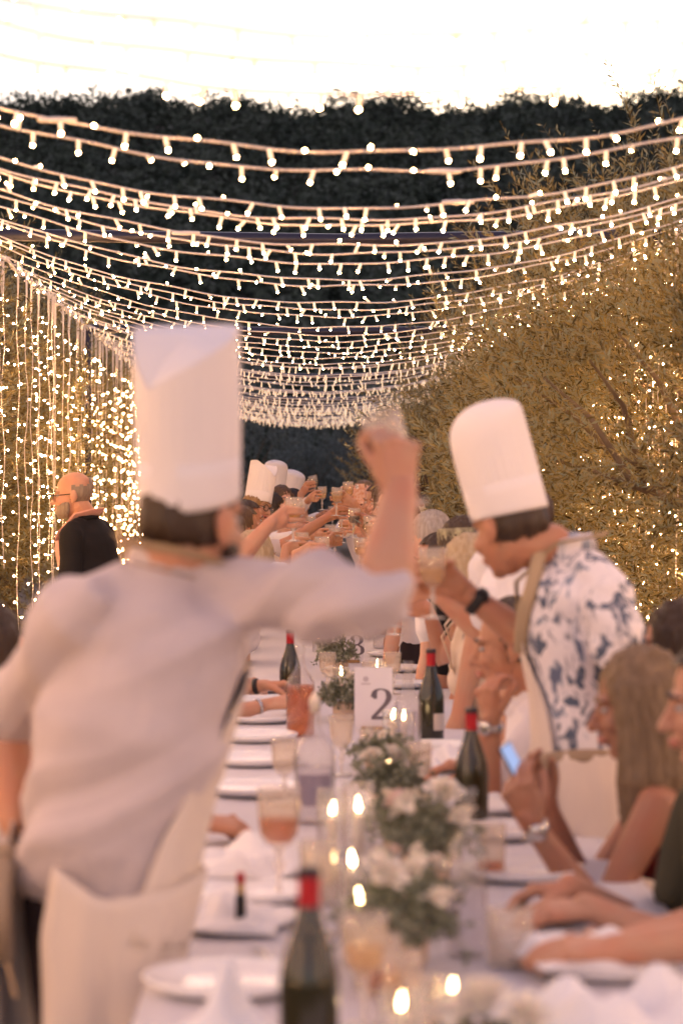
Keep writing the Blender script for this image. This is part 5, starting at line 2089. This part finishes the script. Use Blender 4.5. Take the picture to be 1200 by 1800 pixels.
# -- the chef on the right in the printed shirt
d2 = 6.1
C2 = person('chef on the right leaning to toast, white paper hat and blue leaf-print shirt', P(1045, 1352, d2), P(895, 926, d2), face=-68, look=(-38, -14, -4), nb=P(1002, 985, d2),
            k=1.03, sk='brown', hair=('short', 'darkbrown'), top=('hawaii', 'short'), trousers='navy', wide=0.92,
            shoulders={'L': P(1066, 1048, d2 - 0.17), 'R': P(990, 1045, d2 + 0.17)},
            rh=('glass', P(763, 1018, d2 + 0.02), (0, 0, 1), (-0.78, -0.12, 0.55)), elbows={'R': P(948, 1140, d2 + 0.10), 'L': P(1096, 1190, d2 - 0.25)},
            lh=('free', P(1135, 1330, d2 - 0.05), (0.3, 0.3, -1), (0, 1, 0), 0.4), poleL=(0.9, -0.1, -0.3),
            fold=(0.006, (0.5, 0.2, 0.8), 36, 9, 5), vox=0.0055, hem=-0.02,
            hat=dict(low=-75, wl=80, wr=150, drop=0.11, hgt=0.295, roll=-4, back=0, dome=0.05, hr=0.1))
make_apron(C2, mat='apron', strap='strap', bib=(0.08, 0.72), half=70, skirt=(-158, 108), length=0.95, tie='tie', off=0.03)
m = MB()
pts = []
for (t_, a_) in ((0.60, -38), (0.70, -46), (0.80, -55), (0.90, -62)):
    rx, ry = C2['trad'](t_)
    a_ = math.radians(a_)
    pts.append(C2['tpt'](t_) + C2['r'] * (math.sin(a_) * (rx + 0.030)) + C2['f'] * (math.cos(a_) * (ry + 0.036)))
pts += [C2['nb'] - C2['r'] * 0.080 + C2['u'] * 0.055 + C2['f'] * 0.045]
m.tube(pts, [(0.018, 0.003)] * 5, 6, side=C2['f'])
build(m, 'apron_strap', CL['strap'], C2['t'], org=C2['org'])
knot(C2, -62, 0.09, 'tie', 2, False, 0.20)
band(C2, 'R', 1, 0.013, 0.036, M['strapblack'], 'watch_strap', 0.90, (0.2, -1, 0.5))
goblet('goblet of pale wine held out by the chef in the leaf-print shirt', None, 'white_wine', (0, 0, 1), bowl_at=P(760, 998, d2 + 0.02))

# -- the bald man by the hanging lights
B = person('bald man with narrow spectacles in black with a pink apron strap, by the hanging lights', P(176, 1090, 12.9), P(129, 871, 12.9), face=-68, look=(-88, -4, 0), nb=P(152, 921, 12.92),
           sk='tan', hair=('bald', 'stubble'), top=('black', 'long'), spec='narrow', wide=1.02, trousers='navy', beard='stubble')
make_apron(B, mat='pink', strap='pink', half=98, off=0.052, sw=0.026, tophalf=64, bib=(0.12, 0.86))

# -- right side, seated near the camera
Wp = person('young woman with long dark blond hair and bare shoulders, looking at a phone', seat(1.0, 5.45), P(1122, 1240, 5.4), face=-72, look=(-82, -10, 0), nb=P(1166, 1345, 5.45),
            male=False, sk='dark', hair=('long', 'palebrown', 0.27), top=('wine', 'none'), bare=True, straps='wine', legs='sit', trousers='wine', k=0.97,  # darker skin tone carries the local shade on her
            shoulders={'L': P(1156, 1412, 5.28), 'R': P(1150, 1408, 5.60)},
            lh=('free', P(934, 1448, 5.18), (-0.36, 0.12, 0.9), (0.45, 0.75, 0.1), 0.75), poleL=(-0.2, -0.2, -1),
            rh=('free', P(962, 1418, 5.42), (-0.5, -0.1, 0.8), (0.2, -0.75, 0.3), 0.7), poleR=(0.1, 0.2, -1), group=None)
chair(seat(1.0, 5.45), -72, 'wooden chair under the woman looking at a phone')
band(Wp, 'L', 1, 0.010, 0.030, M['silver'], 'wristwatch', 0.94, (-0.2, -1, 0.2), M['silver'])
ph = thing('smartphone', 'small phone with a lit screen held up by the blond woman', 'phone', P(900, 1338, 5.22))
ph.rotation_euler = (math.radians(-22), math.radians(-18), math.radians(52))
ph.scale = (0.62, 0.7, 0.58)
m = MB(); m.box((0, 0, 0), (0.034, 0.0042, 0.068)); link('case', m.mesh('case'), M['black'], ph, False)
m = MB(); m.box((0, -0.0046, 0), (0.031, 0.0004, 0.064)); link('screen', m.mesh('screen'), M['screen'], ph, False)

E1 = person('dark haired guest in dark olive at the right edge, arms folded on the table', seat(1.06, 4.75), P(1262, 1240, 4.75), face=-76, look=(-84, -6, 0), nb=P(1304, 1352, 4.8),
            sk='tan', hair=('short', 'black'), top=('olive', 'short'), legs='sit', k=0.98,
            shoulders={'L': P(1262, 1430, 4.64), 'R': P(1240, 1425, 4.95)},
            lh=('free', P(1040, 1598, 4.62), (-1, 0.1, -0.06), (0, 0.25, -1), 0.35), poleL=(0.4, -0.5, -1),
            rh=('free', P(1010, 1562, 4.86), (-1, 0.05, -0.05), (0, -0.2, -1), 0.55), poleR=(0.4, 0.3, -1))
chair(seat(1.06, 4.75), -76, 'wooden chair under the guest in dark olive at the right edge')
E2 = person('guest beyond the right edge of the photo, only the tattooed forearm reaching in', seat(1.28, 4.2), Vector((1.12, 4.2, 1.17)), face=-80, look=(-85, 0, 0),
            sk='tan', hair=('short', 'brown'), top=('white', 'short'), legs='sit',
            lh=('free', P(1085, 1668, 4.1), (-1, 0.18, -0.02), (0, 0.2, -1), 0.3), poleL=(0.4, -0.5, -1),
            rh=('free', P(1120, 1650, 4.35), (-1, -0.2, 0), (0, 0.1, -1), 0.4), poleR=(0.5, 0.3, -1))
chair(seat(1.28, 4.2), -80, 'wooden chair beyond the right edge of the photo')
H1 = person('dark brown haired guest at the right edge behind the blond woman', seat(1.22, 6.5), P(1190, 1142, 6.4), face=-70, look=(-75, 0, 0), male=False, sk='tan',
            hair=('bob', 'darkbrown'), top=('blue', 'short'), legs='sit')
chair(seat(1.22, 6.5), -70, 'wooden chair under the dark brown haired guest')
R7 = person('seated man with dark hair under the arm of the chef, wristwatch hand by his chin', seat(0.93, 6.85), P(898, 1138, 6.75), face=-78, look=(-80, -6, 0), nb=P(930, 1240, 6.8), sk='brown',
            hair=('short', 'darkbrown'), top=('white', 'short'), legs='sit',
            shoulders={'L': P(945, 1290, 6.62), 'R': P(935, 1285, 6.95)},
            lh=('free', P(862, 1268, 6.45), (-0.12, 0.0, 1), (0.75, 0.6, 0.0), 1.0), poleL=(-0.3, -0.1, -1), rh=('free', P(840, 1345, 6.9), (-1, 0, 0), (0, 0, -1), 0.4))
band(R7, 'L', 1, 0.010, 0.034, M['silver'], 'watch_strap', 0.95, (-0.5, -1, 0), M['silver'])
chair(seat(0.93, 6.85), -78, 'wooden chair under the man with the wristwatch by his chin')
R6 = person('guest in a white shirt bent forward behind the leaf-print chef, face hidden', P(985, 1235, 7.6), P(908, 925, 7.6), face=-72, look=(-75, -15, 0), nb=P(892, 988, 7.6),
            sk='tan', hair=('short', 'brown'), top=('white', 'short'), trousers='sand', wide=1.15, rh=('glass', P(690, 1040, 7.9)), lh=('rest',),
            shoulders={'L': P(912, 1018, 7.42), 'R': P(856, 1002, 7.78)}, fold=(0.007, (0.5, 0, 1), 40, 14, 5))
goblet('goblet tipped beside the raised forearm, nearest of the right hand glasses', None, 'white_wine', (0, 0, 1), bowl_at=P(690, 1034, 7.9))
R5 = person('blond woman in a cream sleeveless apron dress leaning on the table, arm stretched out', seat(0.80, 8.9), P(822, 1004, 8.8), face=-80, look=(-70, -8, 0), nb=P(830, 1075, 8.8), male=False, sk='tan',
            hair=('bob', 'fairblond'), top=('cream', 'none'), bare=True, straps='cream', legs='sit', trousers='cream',
            shoulders={'L': P(842, 1110, 8.64), 'R': P(815, 1105, 8.95)},
            rh=('glass', P(697, 1062, 9.0)), lh=('rest',), hem=-0.16)
make_apron(R5, mat='cream', strap='cream', bib=(0.1, 0.74), half=75, skirt=(-80, 80), length=0.5, off=0.014, tie='tie')
chair(seat(0.80, 8.9), -80, 'wooden chair under the blond woman in cream')
goblet('goblet held low by the blond woman in cream', None, 'white_wine', (0.05, 0, 1), bowl_at=P(697, 1056, 9.0))
hb_ = principled('leaf_print_headband', (0.05, 0.035, 0.03), 0.8, var=(26, (0.45, 0.42, 0.26)))
R4 = person('guest with a leaf-patterned headband behind the chef on the right', seat(0.92, 10.2), P(812, 965, 10.0), face=-75, look=(-40, -14, 0), male=False, sk='tan', hair=('bun', 'darkbrown'),
            top=('blue', 'short'), legs='sit', headband=hb_, rh=('glass', P(705, 1010, 10.6)), hem=-0.16)
chair(seat(0.92, 10.2), -75, 'wooden chair under the guest with the headband')
goblet('goblet just right of the raised forearm, held by the guest with the headband', None, 'white_wine', (0, 0, 1), bowl_at=P(705, 1005, 10.6))
R3 = person('grey haired guest on the right, head turned to the toast', P(800, 1120, 11.2), P(757, 950, 11.2), face=-70, look=(-38, -8, 0), sk='fair', hair=('short', 'grey'), top=('white', 'short'),
            rh=('glass', P(650, 930, 12.6)))
goblet('goblet raised by the grey haired guest', None, 'white_wine', (0, 0, 1), bowl_at=P(650, 924, 12.6))
R3b = person('dark haired guest low in front of the grey haired one', seat(0.9, 10.8), P(768, 992, 10.7), face=-78, look=(-70, 0, 0), sk='brown', hair=('short', 'darkbrown'), top=('black', 'short'), legs='sit',
             rh=('glass', P(690, 985, 11.2)))
goblet('goblet of the dark haired guest, hidden by the raised forearm', None, 'white_wine', (0, 0, 1), bowl_at=P(690, 979, 11.2))
R2 = person('standing man in an ecru shirt, dark head half hidden by the raised forearm', P(762, 1090, 13.0), P(714, 862, 13.0), face=-70, look=(-55, 0, 0), nb=P(728, 908, 13.0), sk='dark', hair=('short', 'black'),
            top=('ecru', 'long'), rh=('glass', P(622, 915, 14.4)))
goblet('goblet of dark red wine held out at the right of the toast', None, 'red_wine', (0.05, 0, 1), bowl_at=P(622, 908, 14.4))
R12 = person('guest hidden behind the raised forearm, arm reaching to the middle glass', P(740, 1065, 15.0), P(688, 893, 15.0), face=-75, look=(-70, 0, 0), sk='tan', hair=('short', 'brown'), top=('lilac', 'short'),
             rh=('glass', P(592, 876, 15.2)), lh=('rest',))
goblet('tallest raised goblet in the middle of the toast', None, 'white_wine', (0.04, 0, 1), bowl_at=P(592, 871, 15.2))
R13 = person('guest behind the raised fist whose glass meets the toast from the right', P(725, 1050, 16.4), P(676, 886, 16.4), face=-75, look=(-70, 0, 0), male=False, sk='fair', hair=('bob', 'brown'), top=('white', 'short'),
             rh=('glass', P(612, 866, 16.2)), lh=('glass', P(604, 925, 16.0)))
goblet('raised goblet just right of the tallest one', None, 'white_wine', (-0.05, 0, 1), bowl_at=P(612, 860, 16.2))
goblet('goblet below the tallest one, held from the right', None, 'white_wine', (0.1, 0, 1), bowl_at=P(604, 920, 16.0))
R1 = person('woman at the far end photographing the toast, pale patterned phone before her face', P(668, 1035, 19.2), P(640, 873, 19.2), face=180, look=(185, 0, 0), male=False, sk='fair', hair=('bob', 'palebrown'),
            top=('white', 'short'), smile=True, k=0.97,
            rh=('free', P(626, 886, 18.9), (0.1, 0, 1), (0.2, 1, 0), 0.5), lh=('free', P(648, 886, 18.9), (-0.1, 0, 1), (-0.2, 1, 0), 0.5))
p2 = thing('smartphone', 'patterned pale phone held up in front of a face at the far end', 'phone', P(632, 868, 18.75))
m = MB(); m.box((0, 0, 0), (0.038, 0.005, 0.078)); link('case', m.mesh('case'), M['case'], p2, False)
m = MB(); m.box((-0.022, -0.0056, 0.056), (0.012, 0.0008, 0.016)); c_ = link('camera_plate', m.mesh('camera_plate'), M['card'], p2, False)
m = MB()
for q in ((-0.027, 0.064), (-0.017, 0.056), (-0.027, 0.048)):
    m.ell((q[0], -0.0068, q[1]), (0.0045, 0.0012, 0.0045), None, 10, 6)
link('camera_lens', m.mesh('camera_lens'), M['black'], c_, False)

# -- left side
L1 = person('guest behind the chef in front, bare arm lifting a glass past his ear', P(330, 1160, 9.9), P(338, 915, 9.9), face=60, look=(75, 0, 0), sk='tan', hair=('short', 'brown'), top=('white', 'short'),
            shoulders={'R': P(392, 992, 9.75), 'L': P(300, 985, 10.1)}, rh=('glass', P(516, 908, 9.8), (0.02, 0, 1), (0.9, 0.1, 0.45)), elbows={'R': P(404, 1000, 9.7)})
goblet('goblet in the big hand at the left of the toast', None, 'white_wine', (0.02, 0, 1), bowl_at=P(516, 896, 9.8))
L7 = person('blond woman in a white shirt low at the left, bracelet arm with a goblet', seat(-0.52, 12.2), P(450, 980, 12.0), face=72, look=(55, -5, 0), male=False, sk='tan', hair=('long', 'fairblond', 0.14), top=('white', 'short'),
            legs='sit', shoulders={'R': P(492, 1010, 11.8), 'L': P(440, 1010, 12.2)}, rh=('glass', P(566, 968, 11.6)), poleR=(0, 0, -1))
band(L7, 'R', 1, 0.010, 0.029, M['gold'], 'bracelet', 0.86)
chair(seat(-0.52, 12.2), 72, 'wooden chair under the blond woman low at the left')
goblet('goblet of pale wine nearest the table, held by the bracelet arm', None, 'white_wine', (0, 0, 1), bowl_at=P(566, 962, 11.6))
L2 = person('laughing woman in round spectacles and a chef hat, white shirt', P(425, 1050, 17.5), P(453, 892, 17.4), face=100, look=(128, -6, -13), nb=P(440, 928, 17.5), male=False, sk='tan', hair=('bob', 'blond'), top=('white', 'long'), spec='round', smile=True,
            rh=('glass', P(580, 940, 16.6)), hat=dict(low=55, wl=90, wr=60, drop=0.10, hgt=0.30, roll=0, back=4))
goblet('goblet held by the woman in round spectacles', None, 'white_wine', (0, 0, 1), bowl_at=P(580, 935, 16.6))
L3 = person('dark haired woman in spectacles beside the chef hat woman', P(452, 1040, 18.6), P(479, 896, 18.5), face=85, look=(97, -4, 0), male=False, sk='fair', hair=('bob', 'black'), top=('white', 'long'), spec='round',
            rh=('glass', P(513, 938, 17.6)))
goblet('goblet held under the big hand by the dark haired woman', None, 'white_wine', (0, 0, 1), bowl_at=P(513, 933, 17.6))
L4 = person('brown haired woman facing the camera between the hats', P(470, 1030, 19.6), P(496, 882, 19.5), face=110, look=(152, 2, 0), male=False, sk='fair', hair=('bob', 'brown'), top=('red', 'short'), smile=True,
            rh=('glass', P(545, 925, 18.6)), lh=('rest',))
goblet('goblet lifted by the brown haired woman', None, 'white_wine', (0, 0, 1), bowl_at=P(545, 920, 18.6))
L5 = person('chef in a round white hat behind the hat woman, face hidden', P(452, 1020, 21.0), P(481, 877, 20.9), face=80, look=(70, -6, 0), sk='tan', hair=('short', 'darkbrown'), top=('white', 'long'),
            rh=('glass', P(566, 872, 18.4)), hat=dict(low=180, drop=0.06, hgt=0.31, roll=0, back=0, dome=0.08))
goblet('raised goblet left of the tallest one, foot showing', None, 'white_wine', (0, 0, 1), bowl_at=P(566, 867, 18.4))
L6 = person('chef with a tilted rounded white hat, farthest left in the row', P(480, 1010, 22.0), P(505, 878, 22.0), face=85, look=(110, -20, 0), sk='brown', hair=('short', 'black'), top=('white', 'long'),
            rh=('glass', P(584, 905, 20.5)), hat=dict(low=180, drop=0.05, hgt=0.25, roll=0, back=0, dome=0.07))
goblet('far goblet in the thick of the toast', None, 'white_wine', (0, 0, 1), bowl_at=P(584, 900, 20.5))
L8 = person('dark haired guest under the tilted hat, holding up red wine', P(490, 1020, 20.4), P(517, 888, 20.2), face=80, look=(80, 4, 0), sk='tan', hair=('short', 'black'), top=('blue', 'short'),
            rh=('glass', P(551, 853, 19.8), (-0.22, 0, 1)), poleR=(0.2, -0.3, -1))
goblet('highest goblet, tilted, with dark red wine', None, 'red_wine', (-0.22, 0, 1), bowl_at=P(551, 847, 19.8))
L9 = person('guest behind the lifted arms on the left, arm across the table', P(420, 1075, 14.5), P(428, 930, 14.4), face=75, look=(60, 0, 0), sk='brown', hair=('short', 'brown'), top=('sand', 'short'),
            rh=('glass', P(588, 948, 14.6)))
goblet('goblet held low in the middle of the toast', None, 'white_wine', (0, 0, 1), bowl_at=P(588, 943, 14.6))
L10 = person('guest low behind the lifted arms, arm straight across under the big hand', P(400, 1080, 13.3), P(408, 945, 13.2), face=75, look=(70, 0, 0), male=False, sk='tan', hair=('bob', 'brown'), top=('white', 'short'),
             rh=('glass', P(531, 958, 13.4), (0, 0, 1), (0.9, 0.2, 0.3)))
goblet('goblet held straight across under the big hand', None, 'white_wine', (0, 0, 1), bowl_at=P(531, 952, 13.4))
L11 = person('guest in the left row whose bare arm reaches the centre of the toast', P(432, 1045, 16.0), P(436, 916, 15.9), face=80, look=(75, 0, 0), sk='brown', hair=('short', 'darkbrown'), top=('lilac', 'short'),
             rh=('glass', P(601, 900, 15.8), (0, 0, 1), (0.9, 0.1, 0.45)))
goblet('goblet at the very centre of the toast', None, 'white_wine', (0.03, 0, 1), bowl_at=P(601, 894, 15.8))
R14 = person('guest on the right hidden by the raised forearm, glass low over the candles', P(742, 1100, 12.2), P(696, 918, 12.2), face=-72, look=(-70, 0, 0), male=False, sk='fair', hair=('bob', 'black'), top=('white', 'short'),
             rh=('glass', P(634, 968, 12.6)))
goblet('goblet held low over the far candle from the right', None, 'white_wine', (0, 0, 1), bowl_at=P(634, 962, 12.6))
R15 = person('guest on the far right of the toast between forearm and phone', P(705, 1040, 17.6), P(663, 884, 17.6), face=-78, look=(-72, 0, 0), sk='tan', hair=('short', 'brown'), top=('lilac', 'short'),
             rh=('glass', P(632, 928, 17.0)))
goblet('far goblet right of the dark red one', None, 'white_wine', (0, 0, 1), bowl_at=P(632, 922, 17.0))
LS1 = person('guest hidden behind the chef in front, hands clasped on the table', seat(-0.72, 10.2), P(330, 1012, 10.1), face=75, look=(70, 0, 0), sk='fair', hair=('short', 'brown'), top=('white', 'short'), legs='sit',
             rh=('free', P(412, 1210, 9.95), (1, 0.15, -0.05), (0, 0.4, -1), 0.7), lh=('free', P(415, 1200, 10.1), (1, -0.15, 0), (0, -0.4, -1), 0.7))
LS2 = person('guest hidden behind the chef in front, bracelet wrists reaching to the amber bottle', seat(-0.72, 9.1), P(300, 1040, 9.05), face=80, look=(80, 0, 0), male=False, sk='tan', hair=('bob', 'brown'), top=('blue', 'none'), legs='sit',
             bare=True, straps='blue', rh=('free', P(470, 1238, 8.95), (1, 0.1, 0.12), (0, 0.5, -1), 0.5), lh=('free', P(462, 1205, 9.25), (1, -0.1, 0.0), (0, -0.3, -1), 0.6))
band(LS2, 'R', 1, 0.007, 0.027, M['silver'], 'bracelet', 0.86)
band(LS2, 'L', 1, 0.010, 0.028, M['strapblack'], 'bracelet', 0.9)
LS3 = person('guest hidden behind the chef apron, one hand on the crumpled napkin', seat(-0.74, 5.9), P(150, 1150, 5.8), face=75, look=(70, 0, 0), sk='brown', hair=('short', 'brown'), top=('lilac', 'short'), legs='sit',
             rh=('free', P(352, 1446, 5.75), (1, 0.2, -0.12), (0, 0.3, -1), 0.6))
LE = person('dark haired guest cut by the left edge, seated behind the chef in front', seat(-1.0, 6.3), P(-22, 1146, 6.1), face=70, look=(60, 0, 0), male=False, sk='fair', hair=('bob', 'darkbrown'), top=('lilac', 'short'), legs='sit')
for I_, lb in ((LS1, 'wooden chair of the guest with clasped hands'), (LS2, 'wooden chair of the guest with bracelet wrists'), (LS3, 'wooden chair of the guest at the crumpled napkin'), (LE, 'wooden chair at the left edge of the photo'),
               (R3b, 'wooden chair of the low dark haired guest')):
    chair(I_['hip'], 74 if I_['hip'].x < 0 else -78, lb)
